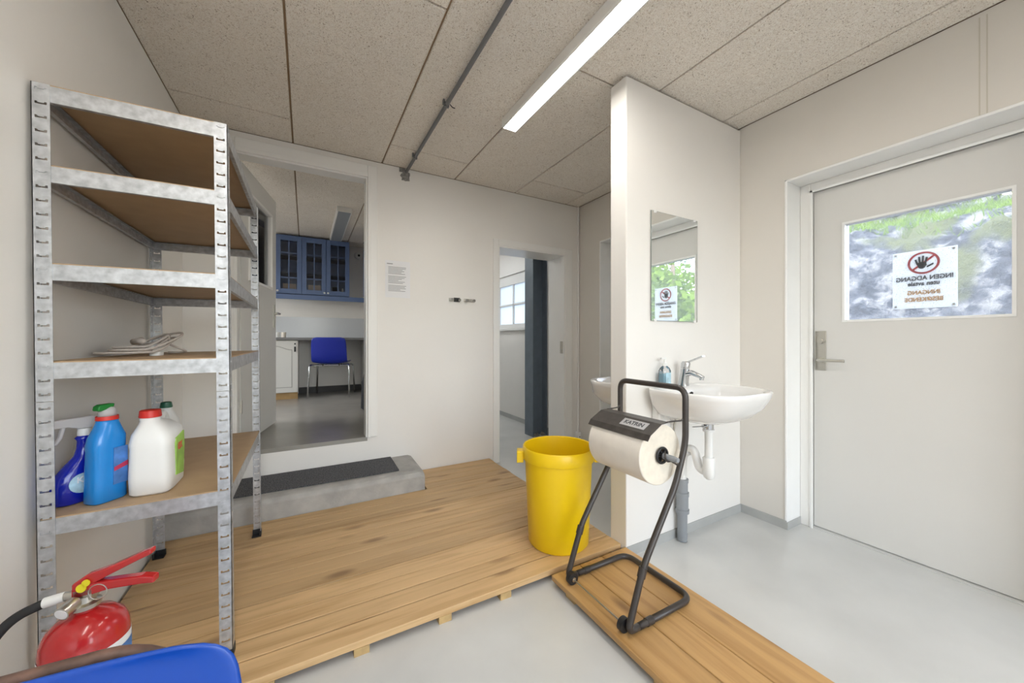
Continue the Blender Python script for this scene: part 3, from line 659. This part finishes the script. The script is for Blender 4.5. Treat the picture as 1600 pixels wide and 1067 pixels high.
bm = BM(); cyl(bm, (-.018, -.0421, .49), (-.0182, -.0432, .4897), .013, 20); link('gauge_face', bm, 'sheet', gg)
def handle(nm, pts, w):
    bm = BM(); n_ = len(pts)
    rs = [[Vector((x, -w*s, z-h/2)), Vector((x, w*s, z-h/2)), Vector((x, w*s, z+h/2)), Vector((x, -w*s, z+h/2))] for (x, z, h, s) in [(p[0], p[1], p[2], 1) for p in pts] for s in [1]] if False else [[Vector((x, -w, z-h/2)), Vector((x, w, z-h/2)), Vector((x, w, z+h/2)), Vector((x, -w, z+h/2))] for x, z, h in pts]
    rings(bm, rs); return link(nm, bm, 'red', fx, bevel=.004)
handle('carry_handle', [(-.022, .515, .028), (.01, .522, .03), (.05, .527, .022), (.115, .528, .02), (.142, .524, .016)], .012)
handle('lever', [(-.022, .525, .026), (.005, .542, .03), (.05, .560, .02), (.11, .586, .016), (.136, .596, .014)], .011)
bm = BM(); cyl(bm, (.0, -.0135, .530), (.0, -.016, .530), .010, 16); cyl(bm, (.009, -.0135, .541), (.009, -.016, .541), .008, 16); link('safety_seal', bm, mat('yellow_tag', (.85, .72, .02), .4), fx)
bm = BM(); tube(bm, [(.03+.018*math.cos(a), -.012, .515+.018*math.sin(a)) for a in [2*PI*k/20 for k in range(20)]], .0012, 6, closed=True); link('safety_pin_ring', bm, 'steel', fx)
bm = BM(); cyl(bm, (-.040, 0, .508), (-.075, -.006, .503), .0115, 16); link('hose_fitting', bm, 'white', fx, smooth=True)
bm = BM(); tube(bm, fillet([(-.07, -.005, .504), (-.125, -.02, .485), (-.17, -.06, .40), (-.175, -.075, .28), (-.12, -.085, .12), (-.095, -.08, .05)], .09, 8), .0105, 12); link('hose', bm, 'blackrub', fx, smooth='all')

# ---------------------------------------------------------------- chairs
def shell_mesh(mm, parent):
    prof = [(.235, .415, .17), (.228, .438, .195), (.19, .450, .21), (.08, .440, .217), (-.05, .430, .217), (-.13, .434, .217), (-.175, .452, .216), (-.203, .495, .214), (-.222, .56, .213), (-.238, .64, .211), (-.252, .71, .208), (-.259, .748, .203), (-.262, .768, .192), (-.263, .779, .172), (-.2632, .783, .14)]
    bm = BM(); NS = 14; rows = []
    for y, z, hw in prof:
        row = []
        for k in range(NS+1):
            s = -1 + 2*k/NS; back = max(0, min(1, (z-.46)/.2)) if y < -.1 else 0
            row.append(bm.verts.new((hw*s, y + .014*back*s*s, z + (.022*abs(s)**2.5 if y > -.18 and z < .46 else 0))))
        rows.append(row)
    for a, b in zip(rows[:-1], rows[1:]):
        for k in range(NS): bm.faces.new((a[k], a[k+1], b[k+1], b[k]))
    return link('seat_shell', bm, mm, parent, smooth='all', solid=.006, subsurf=1)
def chair(label, loc, rz, mm, fm, hoop):
    c = thing('plastic_chair', label, 'chair', loc, rz, 'blue plastic chairs')
    shell_mesh(mm, c)
    for s in (-1, 1):
        bm = BM(); tube(bm, fillet([(s*.245, .235, 0), (s*.225, .20, .41), (s*.20, .12, .412)], .04), .0105); link('leg', bm, fm, c, smooth='all')
        bm = BM(); tube(bm, fillet([(s*.245, -.25, 0), (s*.235, -.19, .43), (s*.21, -.10, .413)], .05), .0105); link('leg', bm, fm, c, smooth='all')
        bm = BM(); cyl(bm, (s*.20, .125, .412), (s*.21, -.105, .412), .0105, 12); link('side_rail', bm, fm, c, smooth=True)
    for y in (.11, -.09):
        bm = BM(); cyl(bm, (-.205, y, .412), (.205, y, .412), .009, 12); link('crossbar', bm, fm, c, smooth=True)
    for s in (-1, 1):
        for y in (.10, -.09): bm = BM(); cyl(bm, (s*.10, y, .405), (s*.10, y, .432), .011, 10); link('seat_bolt', bm, 'black', c)
    if hoop:
        bm = BM(); tube(bm, fillet([(-.21, -.17, .41), (-.19, -.255, .62), (-.165, -.279, .70), (-.11, -.283, .772), (.11, -.283, .772), (.165, -.279, .70), (.19, -.255, .62), (.21, -.17, .41)], .05), .0095, 12); link('back_hoop', bm, 'rust', c, smooth='all')
    return c
chair('blue plastic chair with chipped brown tube frame beside the fire extinguisher', (-.283, .306, 0), PI-math.radians(3), 'blue', 'rust', True)
chair('dark blue plastic chair with chrome legs at the kitchen worktop', (.315, 5.535, KZ), math.radians(-14), 'kblue', 'chrome', False)

# ---------------------------------------------------------------- yellow bin
bn = thing('yellow_bin', 'tall round yellow plastic bin standing on the platform', 'bin', (1.184, 1.605, .0552))
bm = BM(); lathe(bm, [(.150, 0), (.160, .012), (.178, .44), (.190, .445), (.192, .452), (.191, .505), (.186, .511), (.180, .508), (.172, .44), (.152, .02), (.02, .015)], n=56); link('body', bm, 'yellow', bn, smooth=True)
for a in (math.radians(150), math.radians(-28)):
    c, s = math.cos(a), math.sin(a); bm = BM()
    obox(bm, (.205*c, .205*s, .475), (c, s, 0), (-s, c, 0), (0,0,1), .017, .030, .010)
    for k in (-1, 1): obox(bm, (.205*c - s*.028*k, .205*s + c*.028*k, .452), (c, s, 0), (-s, c, 0), (0,0,1), .017, .004, .028)
    obox(bm, (.219*c, .219*s, .450), (c, s, 0), (-s, c, 0), (0,0,1), .004, .03, .028)
    link('grip', bm, 'yellow', bn, bevel=.003)

# ---------------------------------------------------------------- paper towel stand
sd = thing('towel_stand', 'dark tubular floor stand holding a large paper roll', 'stand', (0, 0, .05))
ZB = .016; TR = .0125
yl, yr = 1.318, .962
bm = BM(); tube(bm, fillet([(1.075, yl, ZB), (1.388, yl, ZB), (1.388, yr, ZB), (1.075, yr, ZB)], .055, 8), TR, 14); link('base_tube', bm, 'stand', sd, smooth='all')
path = [(1.085, ZB), (1.022, ZB), (1.105, .235), (1.285, .50), (1.348, .66), (1.348, .893)]
def up(y): return [(x, y, z) for x, z in path]
full = up(yr)[:-1] + [(1.348, yr, .883), (1.348, yl, .883)] + list(reversed(up(yl)[:-1]))
bm = BM(); tube(bm, fillet(full, .045, 7), TR, 14); link('upright_tube', bm, 'stand', sd, smooth='all')
for y in (yl, yr):
    bm = BM(); a, b = Vector((1.102, y, .228)), Vector((1.090, y, .195)); cyl(bm, a, b, .0155, 16); link('tube_sleeve', bm, 'stand', sd, smooth=True); bm = BM(); cyl(bm, (1.118, y, ZB), (1.15, y, ZB), .0148, 16); link('tube_sleeve', bm, 'stand', sd, smooth=True)
    s = 1 if y < 1.1 else -1
    bm = BM(); cyl(bm, (1.028, y+s*.016, .026), (1.028, y+s*.036, .026), .026, 28); wh = link('wheel', bm, 'black', sd, smooth=True)
    bm = BM(); cyl(bm, (1.028, y+s*.036, .026), (1.028, y+s*.042, .026), .010, 14); link('hub', bm, 'steel', wh, smooth=True)
bm = BM(); cyl(bm, (1.028, yl-.03, .026), (1.028, yr+.03, .026), .0035, 10); link('axle_rod', bm, 'steel', sd, smooth=True)
# cover plate with cutting edge
PA, PB, PC = Vector((1.262, 0, .742)), Vector((1.20, 0, .690)), Vector((1.176, 0, .672))
bm = BM()
prism(bm, [(1.262, .7525), (1.217, .7495), (1.153, .7135), (1.138, .692), (1.1395, .691), (1.1545, .7115), (1.218, .7475), (1.262, .7505)], .972, 1.312, lambda u, v, d: (u, d, v))
cp = link('cover_plate', bm, 'plate', sd)
sl = Vector((.064, 0, .036)).normalized(); nm_ = Vector((0,-1,0)).cross(sl)
cc = Vector((1.186, 1.083, .7321)) + nm_*.0012
bm = BM(); obox(bm, cc, (0,-1,0), sl, nm_, .065, .021, .0006); lbp = link('name_label', bm, 'silver', cp)
text_mesh('lettering', 'KATRIN', .030, frame_mtx(cc + nm_*.001, (0,-1,0), sl), 'inkblack', cp, bold=True, sx=.95)
for y in (yl-.004, yr+.004):
    yy = 1.305 if y > 1.1 else .980
    bm = BM(); tube(bm, fillet([(1.346, y, .80), (1.338, y, .752), (1.29, yy, .7515), (1.25, yy, .7505)], .015), .0035, 8); link('cover_arm', bm, 'stand', sd, smooth='all')
# spindle and hooks
RC = Vector((1.243, 0, .618))
bm = BM(); tube(bm, [(RC.x, .918, RC.z), (RC.x, .940, RC.z), (RC.x, 1.35, RC.z)], [.009, .0115, .0115], 16); sp = link('spindle', bm, 'greypvc', sd, smooth=True)
for y in (.990, 1.300):
    bm = BM()
    tube(bm, [(RC.x+.030*math.cos(a), y, RC.z+.030*math.sin(a)) for a in [2*PI*k/28 for k in range(28)]], .005, 8, closed=True)
    for k in range(6): a = k*PI/3; obox(bm, (RC.x+.02*math.cos(a), y, RC.z+.02*math.sin(a)), (math.cos(a),0,math.sin(a)), (0,1,0), (-math.sin(a),0,math.cos(a)), .011, .004, .002)
    cyl(bm, (RC.x, y-.008, RC.z), (RC.x, y+.008, RC.z), .0145, 18); link('hub_disc', bm, 'black', sd, smooth=True)
for y in (yr, yl):
    bm = BM(); tube(bm, fillet([(1.33, y-.0, .60), (1.30, y, .578), (RC.x+.016, y, RC.z-.016), (RC.x-.004, y, RC.z-.0165), (RC.x-.018, y, RC.z-.004), (RC.x-.018, y, RC.z+.018)], .008), .004, 8); link('hook', bm, 'stand', sd, smooth='all')
rl = thing('paper_roll', 'large off-white industrial paper roll on the stand', 'paper roll', (RC.x, 1.145, RC.z+.05))
bm = BM(); n = 56
def rr_(R_, y): return [Vector((R_*math.cos(2*PI*k/n), y, R_*math.sin(2*PI*k/n))) for k in range(n)]
R0 = .121
vs = rings(bm, [rr_(.0265, -.146), rr_(R0-.003, -.147), rr_(R0, -.144), rr_(R0, .144), rr_(R0-.003, .147), rr_(.0265, .146)], cap=False, close=True)
rb = link('roll', bm, 'paper', rl, smooth=True); rb.data.materials.append(M['paper_end'])
for p in rb.data.polygons:
    if abs(p.normal.y) > .9: p.material_index = 1
bm = BM(); vs = rings(bm, [rr_(.0262, -.1465), rr_(.0235, -.1465), rr_(.0235, .1465), rr_(.0262, .1465)], cap=False, close=True); link('cardboard_core', bm, mat('cardboard', (.38, .27, .17), .9), rl, smooth=True)

# ---------------------------------------------------------------- wash basins
def basin(label, x, y, flip, full):
    """origin on the wall at rim height; local -y points into the room"""
    t = thing('wash_basin', label, 'sink', (x, y, .875), PI if flip else 0)
    n = 60
    def outline(a, d, back=0.0, e=2.3):
        pts = []
        for k in range(n):
            th = 2*PI*k/n; c, s = math.cos(th), math.sin(th)
            px = a*math.copysign(abs(c)**(2/3.2), c)
            py = -.165 + (.163-back)*math.copysign(abs(s)**(2/7), s) if s > 0 else -.165 + (d-.165)*(-1)*abs(s)**(2/e)
            pts.append((px, py))
        return pts
    D = .45 if not flip else .41
    bm = BM(); rs = []
    for a, d, back, z in ((.10, .27, .03, -.165), (.16, .31, .02, -.160), (.215, .365, .01, -.135), (.255, .415, .0, -.085), (.275, D-.006, 0, -.03), (.281, D, 0, -.008), (.278, D-.003, .003, 0), (.268, D-.014, .012, .0005), (.246, D-.035, .085, -.006), (.235, D-.055, .095, -.04), (.20, D-.10, .11, -.09), (.13, .30, .125, -.122), (.05, .235, .14, -.130)):
        rs.append([Vector((px, py, z)) for px, py in outline(a, d, back)])
    rings(bm, rs); link('basin', bm, 'ceramic', t, smooth='all')
    bm = BM(); box(bm, -.20, -.10, -.05, 0, -.30, -.05); link('wall_bracket', bm, 'ceramic', t, bevel=.012)
    bm = BM(); cyl(bm, (0, -.098, -.038), (0, -.104, -.04), .011, 18); link('overflow_hole', bm, 'black', t)
    f = BM(); loft(f, [(0, 0, -.052, .026, .028, 2.4), (.02, 0, -.053, .0235, .026, 2.4), (.07, 0, -.061, .020, .022, 2.4), (.095, 0, -.063, .0215, .023, 2.4)], 24)
    tube(f, [(0, -.066, .068), (0, -.105, .075), (0, -.150, .060), (0, -.168, .052)], [.017, .015, .012, .012], 16); cyl(f, (0, -.160, .052), (0, -.160, .040), .011, 14); fo = link('faucet', f, 'chrome', t, smooth=True)
    f = BM(); loft(f, [(.097, 0, -.063, .021, .023, 2.4), (.125, 0, -.066, .020, .024, 2.4), (.136, 0, -.067, .014, .018, 2.4)], 24); obox(f, (0, -.115, .146), (0,-.92,.38), (1,0,0), (0,.38,.92), .060, .011, .0035); link('lever', f, 'chrome', fo, smooth=True)
    if full:
        bm = BM(); cyl(bm, (0, -.20, -.128), (0, -.20, -.170), .033, 24); link('waste_collar', bm, 'ceramic', t, smooth=True)
        bm = BM(); cyl(bm, (0, -.20, -.166), (0, -.20, -.172), .036, 24); link('seal', bm, 'black', t, smooth=True)
        bm = BM(); cyl(bm, (0, -.20, -.172), (0, -.20, -.218), .0235, 20); cyl(bm, (0, -.20, -.195), (-.05, -.20, -.192), .009, 12); cyl(bm, (-.04, -.20, -.193), (-.12, -.19, -.19), .003, 8); link('chrome_waste', bm, 'chrome', t, smooth=True)
        bm = BM(); cyl(bm, (0, -.20, -.212), (0, -.20, -.224), .029, 20); cyl(bm, (0, -.20, -.22), (0, -.20, -.37), .0195, 20); link('tail_pipe', bm, 'white', t, smooth=True)
        bm = BM(); loft(bm, [(-.475, 0, -.20, .012, .012, 2), (-.465, 0, -.20, .024, .024, 2), (-.44, 0, -.20, .029, .029, 2), (-.365, 0, -.20, .030, .030, 2), (-.36, 0, -.20, .026, .026, 2)], 22)
        tube(bm, fillet([(0, -.20, -.44), (0.0, -.15, -.44), (.0, -.115, -.34), (0.005, -.075, -.345), (.008, -.042, -.40), (.008, -.039, -.53)], .05), .021, 16); cyl(bm, (.004, -.085, -.352), (.006, -.062, -.362), .028, 20); link('trap', bm, 'white', t, smooth=True)
        bm = BM()
        for r_, z0, z1 in ((.0265, -.55, -.872), (.032, -.525, -.545), (.029, -.54, -.60), (.0345, -.60, -.622), (.0315, -.61, -.70), (.036, -.695, -.715)): cyl(bm, (.008, -.039, z0), (.008, -.039, z1), r_, 24)
        link('drain_pipe', bm, 'greypvc', t, smooth=True)
        bm = BM(); cyl(bm, (-.055, -.03, -.335), (-.055, -.03, -.30), .011, 14); cyl(bm, (-.055, -.03, -.30), (-.055, -.03, -.265), .0125, 6); cyl(bm, (-.055, -.03, -.34), (-.055, 0, -.34), .010, 14); cyl(bm, (-.055, -.04, -.335), (-.095, -.05, -.345), .010, 12); link('supply_valve', bm, 'brass', t, smooth=True)
        bm = BM(); tube(bm, fillet([(-.055, -.03, -.262), (-.055, -.035, -.20), (-.02, -.05, -.15), (0, -.05, -.02)], .05), .0055, 10); link('supply_hose', bm, 'steel', t, smooth='all')
    return t
basin('white ceramic basin with chrome tap under the mirror', 1.842, 1.379, False, True)
basin('white ceramic basin on the back of the partition', 1.842, 1.496, True, False)
mr_ = thing('wall_mirror', 'small rectangular frameless mirror above the basin', 'mirror', (1.834, 1.379, 1.535))
boxobj('mirror_glass', (-.2, .2, -.0072, -.003, -.30, .30), 'mirror_edge', mr_)
boxobj('mirror_face', (-.1985, .1985, -.0078, -.0073, -.2985, .2985), 'mirror', mr_)
bm = BM()
for x in (-.17, .17):
    for z in (-.297, .297): box(bm, x-.009, x+.009, -.011, 0, z-.007, z+.007)
link('mirror_clip', bm, 'white', mr_)
sp_ = thing('soap_dispenser', 'clear pump soap bottle with blue liquid on the basin edge', 'bottle', (1.700, 1.338, .8758))
bm = BM(); loft(bm, [(0, 0, 0, .030, .021, 3), (.004, 0, 0, .033, .024, 3), (.088, 0, 0, .033, .024, 3), (.103, 0, 0, .026, .02, 2.4), (.113, 0, 0, .013, .013, 2), (.118, 0, 0, .012, .012, 2)]); link('bottle', bm, 'clear', sp_, smooth='all')
bm = BM(); loft(bm, [(.002, 0, 0, .029, .020, 3), (.006, 0, 0, .0315, .0225, 3), (.074, 0, 0, .0315, .0225, 3)]); link('liquid', bm, 'soap', sp_, smooth=True)
bm = BM(); box(bm, -.022, .018, -.0252, -.0243, .018, .078); link('label', bm, 'lblue', sp_)
bm = BM(); lathe(bm, [(.014, .114), (.014, .128), (.006, .131), (.0045, .152)], n=18); box(bm, -.03, .009, -.006, .006, .150, .159); link('pump', bm, 'white', sp_, smooth=True)

# ---------------------------------------------------------------- ceiling fixtures
M['led_added_kitchen'] = emit('added_kitchen_diffuser', (.93, .97, 1.0), LED*.3); M['led_added_side'] = emit('added_side_room_diffuser', (.93, .97, 1.0), LED*.85)  # diffusers of the added kitchen and side-room lamps
def strip_light(name, label, x, y0, y1, w, h, mdiff, zc=ZC, ends=True):
    t = thing(name, label, 'ceiling light', (x, y0, zc), 0, 'linear ceiling lights')
    L = y1-y0
    bm = BM(); rs = []
    for y in (0, L): rs.append([Vector(p) for p in ((-w/2, y, 0), (-w/2, y, -h+.004), (-w/2+.010, y, -h), (w/2-.010, y, -h), (w/2, y, -h+.004), (w/2, y, 0))])
    rings(bm, rs); link('housing', bm, 'trim', t, bevel=.0015)
    boxobj('diffuser', (-w/2+.012, w/2-.012, .004, L-.004, -h-.0006, -h+.0005), mdiff, t)
    return t
strip_light('ceiling_light', 'lit white linear ceiling lamp near the partition', 1.129, .55, 2.052, .108, .055, 'led')
strip_light('ceiling_light', 'added unseen linear ceiling lamp nearer the rear window', 1.129, -2.1, -.6, .108, .055, 'led')  # extra lamp added behind the camera for brightness
strip_light('ceiling_light', 'added unseen linear ceiling lamp brightening the left wall behind the chair', -.15, -.75, .75, .108, .055, 'led')  # lamp added out of view to lift the dark left wall
strip_light('ceiling_light', 'added unseen linear ceiling lamp brightening the kitchen', -1.5, 3.9, 5.4, .108, .055, 'led_added_kitchen')  # invented lamp, out of sight, to brighten the kitchen
strip_light('ceiling_light', 'added unseen linear ceiling lamp brightening the side room', 1.85, 4.2, 5.7, .108, .055, 'led_added_side')  # unseen lamp put in to light the side room
strip_light('ceiling_light', 'unlit short ceiling lamp in the kitchen', .353, 4.21, 5.50, .145, .055, 'diff_off')
pp = thing('ceiling_pipe', 'dark grey steel pipe running along the ceiling into the wall', 'pipe', (.712, 0, 2.494))
bm = BM(); cyl(bm, (0, YR, 0), (0, 3.04, 0), .0115, 14); link('pipe', bm, 'pipe', pp, smooth=True)
bm = BM(); cyl(bm, (0, YB+WT-.01, 0), (0, 5.55, 0), .0115, 14); link('pipe', bm, 'pipe', pp, smooth=True)
for y in (2.75, 2.05, .95):
    bm = BM(); box(bm, -.0135, .0135, y-.008, y+.008, -.0135, .0135); box(bm, -.022, -.0125, y-.008, y+.008, -.002, .026); link('pipe_clip', bm, 'pipe', pp)
bm = BM(); tube(bm, [(.011, 2.02, -.011), (.022, 2.01, -.03), (.027, 1.985, -.047)], .0028, 6); link('cable_tie', bm, 'black', pp)
bm = BM(); pts = []
for k in range(18):
    a = 2*PI*k/18; q = .042*(1+.35*random.uniform(-1, 1)); pts.append((.708 + q*math.cos(a)*.95, 2.455 + q*1.15*math.sin(a)))
pts = [(x, min(z, ZC-.001)) for x, z in pts]
prism(bm, pts, YB-.004, YB+.01, lambda u, v, d: (u, d, v)); box(bm, .655, .70, YB-.003, YB+.01, 2.485, ZC-.001)
hl = link('plaster_hole', bm, 'rubble', bpy.data.objects['wall_back'])

# ---------------------------------------------------------------- things on the back wall
nt_ = thing('paper_notice', 'typed white paper notice on the wall beside the kitchen doorway', 'notice', (.645, YB-.0005, 1.616))
boxobj('sheet', (-.098, .098, -.0012, 0, -.147, .147), 'sheet', nt_)
bm = BM(); z = .098
box(bm, -.085, -.04, -.0016, -.0011, .118, .124)
for para in (6, 6, 5):
    for i in range(para):
        wdt = random.uniform(.07, .145) if i else .14
        box(bm, -.075, -.075+wdt, -.0016, -.0011, z-.0035, z); z -= .0105
    z -= .011
link('printed_text', bm, 'ink', nt_)
for (x, lab) in ((1.125, 'small double coat hook with dark mark on the back wall'), (1.262, 'small double coat hook next to the low doorway')):
    t = thing('coat_hook', lab, 'hook', (x, YB, 1.478), 0, 'coat hooks on the back wall')
    boxobj('back_plate', (-.052, .052, -.005, 0, -.014, .014), 'steel', t, bevel=.002)
    if x < 1.2: boxobj('dark_insert', (-.008, .048, -.0065, -.0045, -.018, .018), 'black', t)
    for u in (-.034, .034):
        bm = BM(); cyl(bm, (u, -.004, 0), (u, -.03, -.003), .007, 14); cyl(bm, (u, -.028, -.003), (u, -.036, -.003), .0125, 18); link('peg', bm, 'chrome', t, smooth=True)
cd = thing('cable_conduit', 'white cable conduit with socket box in the far corner', 'conduit', (2.485, YB, 0))
boxobj('conduit', (-.006, .010, -.018, -.0005, .17, ZC-.002), 'trim', cd, bevel=.003)
so = boxobj('socket_box', (-.030, .013, -.045, -.0005, .07, .175), 'white', cd, bevel=.004)
bm = BM(); cyl(bm, (-.008, -.046, .125), (-.008, -.044, .125), .006, 12); link('socket_hole', bm, 'black', so)

# ---------------------------------------------------------------- steel column beyond the low doorway
cl = thing('steel_column', 'blue-grey painted steel column beyond the low doorway', 'column', (2.40, 3.70, 0))
bm = BM(); box(bm, -.10, -.086, -.09, .09, 0, ZC-.001); link('flange', bm, 'column', cl)
bm = BM(); box(bm, .086, .10, -.09, .09, 0, ZC-.001); link('flange', bm, 'column', cl)
bm = BM(); box(bm, -.086, .086, -.006, .006, 0, ZC-.001); link('web', bm, 'column', cl)
bm = BM()
for _ in range(14):
    x, y, s = random.uniform(-.07, .07), random.uniform(-.085, -.02), random.uniform(.008, .02)
    obox(bm, (x, y, s*.6), (random.random(), random.random(), .2), (-random.random(), 1, .1), (.1, .1, 1), s, s*.8, s*.6)
link('rubble', bm, 'rubble', cl)

# ---------------------------------------------------------------- kitchen
CY0, CY1, CZ0, CZ1 = 5.60, 5.945, 1.735, 2.495
for i, (x0, x1, lab) in enumerate(((-.340, -.047, 'blue glass-door wall cabinet nearest the open door'), (-.046, .241, 'middle blue glass-door wall cabinet'), (.242, .532, 'blue glass-door wall cabinet holding a cup'))):
    t = thing('wall_cabinet', lab, 'cabinet', ((x0+x1)/2, CY0, CZ0), 0, 'blue wall cabinets'); W_ = (x1-x0)/2; H_ = CZ1-CZ0; D_ = CY1-CY0
    bm = BM(); box(bm, -W_, -W_+.016, .02, D_, 0, H_); box(bm, W_-.016, W_, .02, D_, 0, H_); box(bm, -W_+.016, W_-.016, .02, D_, 0, .016); box(bm, -W_+.016, W_-.016, .02, D_, H_-.016, H_); box(bm, -W_+.016, W_-.016, D_-.01, D_, .016, H_-.016)
    link('body', bm, 'kcab', t)
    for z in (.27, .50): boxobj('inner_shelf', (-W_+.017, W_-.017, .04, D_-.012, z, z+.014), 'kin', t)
    d = BM(); w = W_-.002; f = .052
    box(d, -w, -w+f, 0, .019, .002, H_-.002); box(d, w-f, w, 0, .019, .002, H_-.002); box(d, -w+f, w-f, 0, .019, .002, .062); box(d, -w+f, w-f, 0, .019, H_-.07, H_-.002)
    dd = link('door', d, 'kcab', t, bevel=.002)
    bm = BM(); box(bm, -.006, .006, .004, .015, .062, H_-.07)
    zz = [.062 + (H_-.132)*k for k in (.23, .745)]
    for z in zz: box(bm, -w+f, w-f, .004, .015, z-.006, z+.006)
    link('glazing_bar', bm, 'kcab', dd)
    zz = [.062] + zz + [H_-.07]
    for a, b in zip(zz[:-1], zz[1:]):
        for p, q in ((-w+f, -.006), (.006, w-f)): boxobj('pane', (p, q, .009, .011, a, b), 'glass', dd)
    kx = (w-.02) * (-1 if i == 2 else (1 if i == 1 else -1))
    bm = BM(); cyl(bm, (kx, 0, .03), (kx, -.015, .03), .006, 12); cyl(bm, (kx, -.012, .03), (kx, -.024, .03), .013, 16, r2=.010); link('knob', bm, 'white', dd, smooth=True)
    zi = CZ0+.0165
    if i < 2:
        o = boxobj('storage_box', (-.07, .08, 0, .10, 0, .12), mat('beige_box', (.42, .34, .28), .7)); o.location = ((x0+x1)/2, CY0+.06, zi); tag(o, 'beige box inside the %s' % ('blue cabinet nearest the open door' if i == 0 else 'middle blue cabinet'), 'box', 'boxes in the wall cabinets')
    else:
        c = thing('cup', 'black cup with white base band in the blue cabinet', 'cup', (.36, CY0+.09, zi)); bm = BM(); lathe(bm, [(.035, 0), (.04, .035), (.042, .11), (.039, .11), (.036, .04), (.01, .03)], n=20); link('cup_body', bm, 'black', c, smooth=True); bm = BM(); lathe(bm, [(.0412, .02), (.0418, .04)], n=20, cap=False); link('band', bm, 'sheet', c)
        c = thing('glass_flask', 'small white pointed flask beside the cup in the cabinet', 'flask', (.45, CY0+.08, zi)); bm = BM(); lathe(bm, [(.028, 0), (.03, .01), (.012, .06), (.008, .10), (.006, .10)], n=18); link('flask_body', bm, 'white', c, smooth=True)
rail = boxobj('cabinet_rail', (-1.3, .80, CY0+.01, CY0+.03, 1.665, 1.728), 'kcab'); tag(rail, 'long blue trim rail below the wall cabinets', 'rail')
lt = boxobj('under_cabinet_lamp', (-.34, .50, CY0+.04, CY0+.11, 1.70, 1.733), 'black', bevel=.003); tag(lt, 'slim dark lamp under the blue wall cabinets', 'lamp')
t = thing('corner_cabinet', 'blue wall cabinet on the right kitchen wall', 'cabinet', (.95, 5.22, CZ0))
bm = BM(); box(bm, -.22, .298, -.35, .36, 0, .66); link('body', bm, 'kcab', t); boxobj('door', (-.242, -.221, -.348, .358, .002, .658), 'kcab', t, bevel=.003)
t = thing('vent_disc', 'round white vent disc high on the kitchen wall', 'vent', (.69, KY1, 2.39))
bm = BM(); cyl(bm, (0, -.001, 0), (0, -.035, 0), .062, 28, r2=.05); link('disc', bm, 'white', t, smooth=True); bm = BM(); cyl(bm, (0, -.036, 0), (0, -.042, 0), .016, 16); link('centre', bm, 'black', t)
wt_ = boxobj('worktop', (-1.6, KX1-.002, 5.37, KY1-.002, 1.128, 1.16), 'counter', bevel=.003); tag(wt_, 'dark grey kitchen worktop below the blue cabinets', 'worktop')
sb_ = boxobj('splash_panel', (-1.6, KX1-.002, KY1-.012, KY1-.002, 1.161, 1.45), mat('splash_white', (.62, .64, .66), .2)); tag(sb_, 'glossy white splash panel above the worktop', 'panel')
t = thing('base_cabinet', 'white kitchen base cabinet with arched panel door', 'cabinet', (-.345, 5.40, KZ))
boxobj('body', (-.25, .26, .02, .53, .085, .747), 'kwhite', t)
d = boxobj('door', (-.245, .255, 0, .019, .09, .742), 'kwhite', t, bevel=.003)
def arch(y0, y1, ins):
    pts = [(-.245+ins, .09+ins), (.255-ins, .09+ins)]
    for k in range(13):
        u = 1-2*k/12; pts.append((.005+u*(.25-ins), .742-ins-.055+.05*math.cos(u*PI/2)**2 if abs(u) < .97 else .742-ins-.055))
    return pts
po, pi_ = arch(0, 0, .06), arch(0, 0, .068)
bm = BM(); vo = [bm.verts.new((u, -.0008, v)) for u, v in po]; vi = [bm.verts.new((u, -.0008, v)) for u, v in pi_]
for k in range(len(vo)): bm.faces.new((vo[k], vo[(k+1) % len(vo)], vi[(k+1) % len(vo)], vi[k]))
link('panel_groove', bm, mat('groove', (.35, .34, .31), .6), d)
bm = BM(); box(bm, .215, .235, -.016, 0, .60, .665); cyl(bm, (.225, 0, .70), (.225, -.012, .70), .010, 12); link('handle', bm, 'black', d)
boxobj('plinth', (-.25, .255, .05, .07, 0, .085), 'oak', t)
for x, lab in ((-.31, 'white cup at the end of the worktop'), (-.245, 'small beige jar beside the white cup on the worktop')):
    c = thing('cup' if x < -.3 else 'jar', lab, 'cup' if x < -.3 else 'jar', (x, 5.42, 1.1605)); bm = BM(); lathe(bm, [(.024, 0), (.026, .004), (.029, .065), (.026, .065), (.023, .01), (.005, .008)], n=18); link('vessel', bm, 'white' if x < -.3 else 'paper', c, smooth=True)
t = thing('white_panel_cabinet', 'narrow white cabinet at the right end of the worktop', 'cabinet', (.96, 5.42, KZ))
boxobj('body', (-.24, .28, 0, .5, .08, .747), 'kwhite', t); boxobj('plinth', (-.23, .28, .04, .06, 0, .08), 'oak', t)
t = thing('black_bag', 'tall black fabric bag standing on the kitchen floor', 'bag', (.66, 4.22, KZ), math.radians(20))
bm = BM(); loft(bm, [(0, 0, 0, .12, .08, 3), (.02, 0, 0, .145, .10, 3), (.30, 0, 0, .14, .095, 2.8), (.42, .01, 0, .12, .08, 2.5), (.50, .02, 0, .105, .06, 2.3), (.55, .01, 0, .125, .07, 2.2), (.62, .02, 0, .10, .05, 2.2), (.65, .02, 0, .04, .03, 2)], 28); link('bag_body', bm, 'bag', t, smooth='all')
bm = BM(); tube(bm, fillet([(-.05, 0, .62), (-.04, 0, .72), (.07, 0, .72), (.08, 0, .62)], .03), .010, 8); link('strap', bm, 'bag', t, smooth='all')
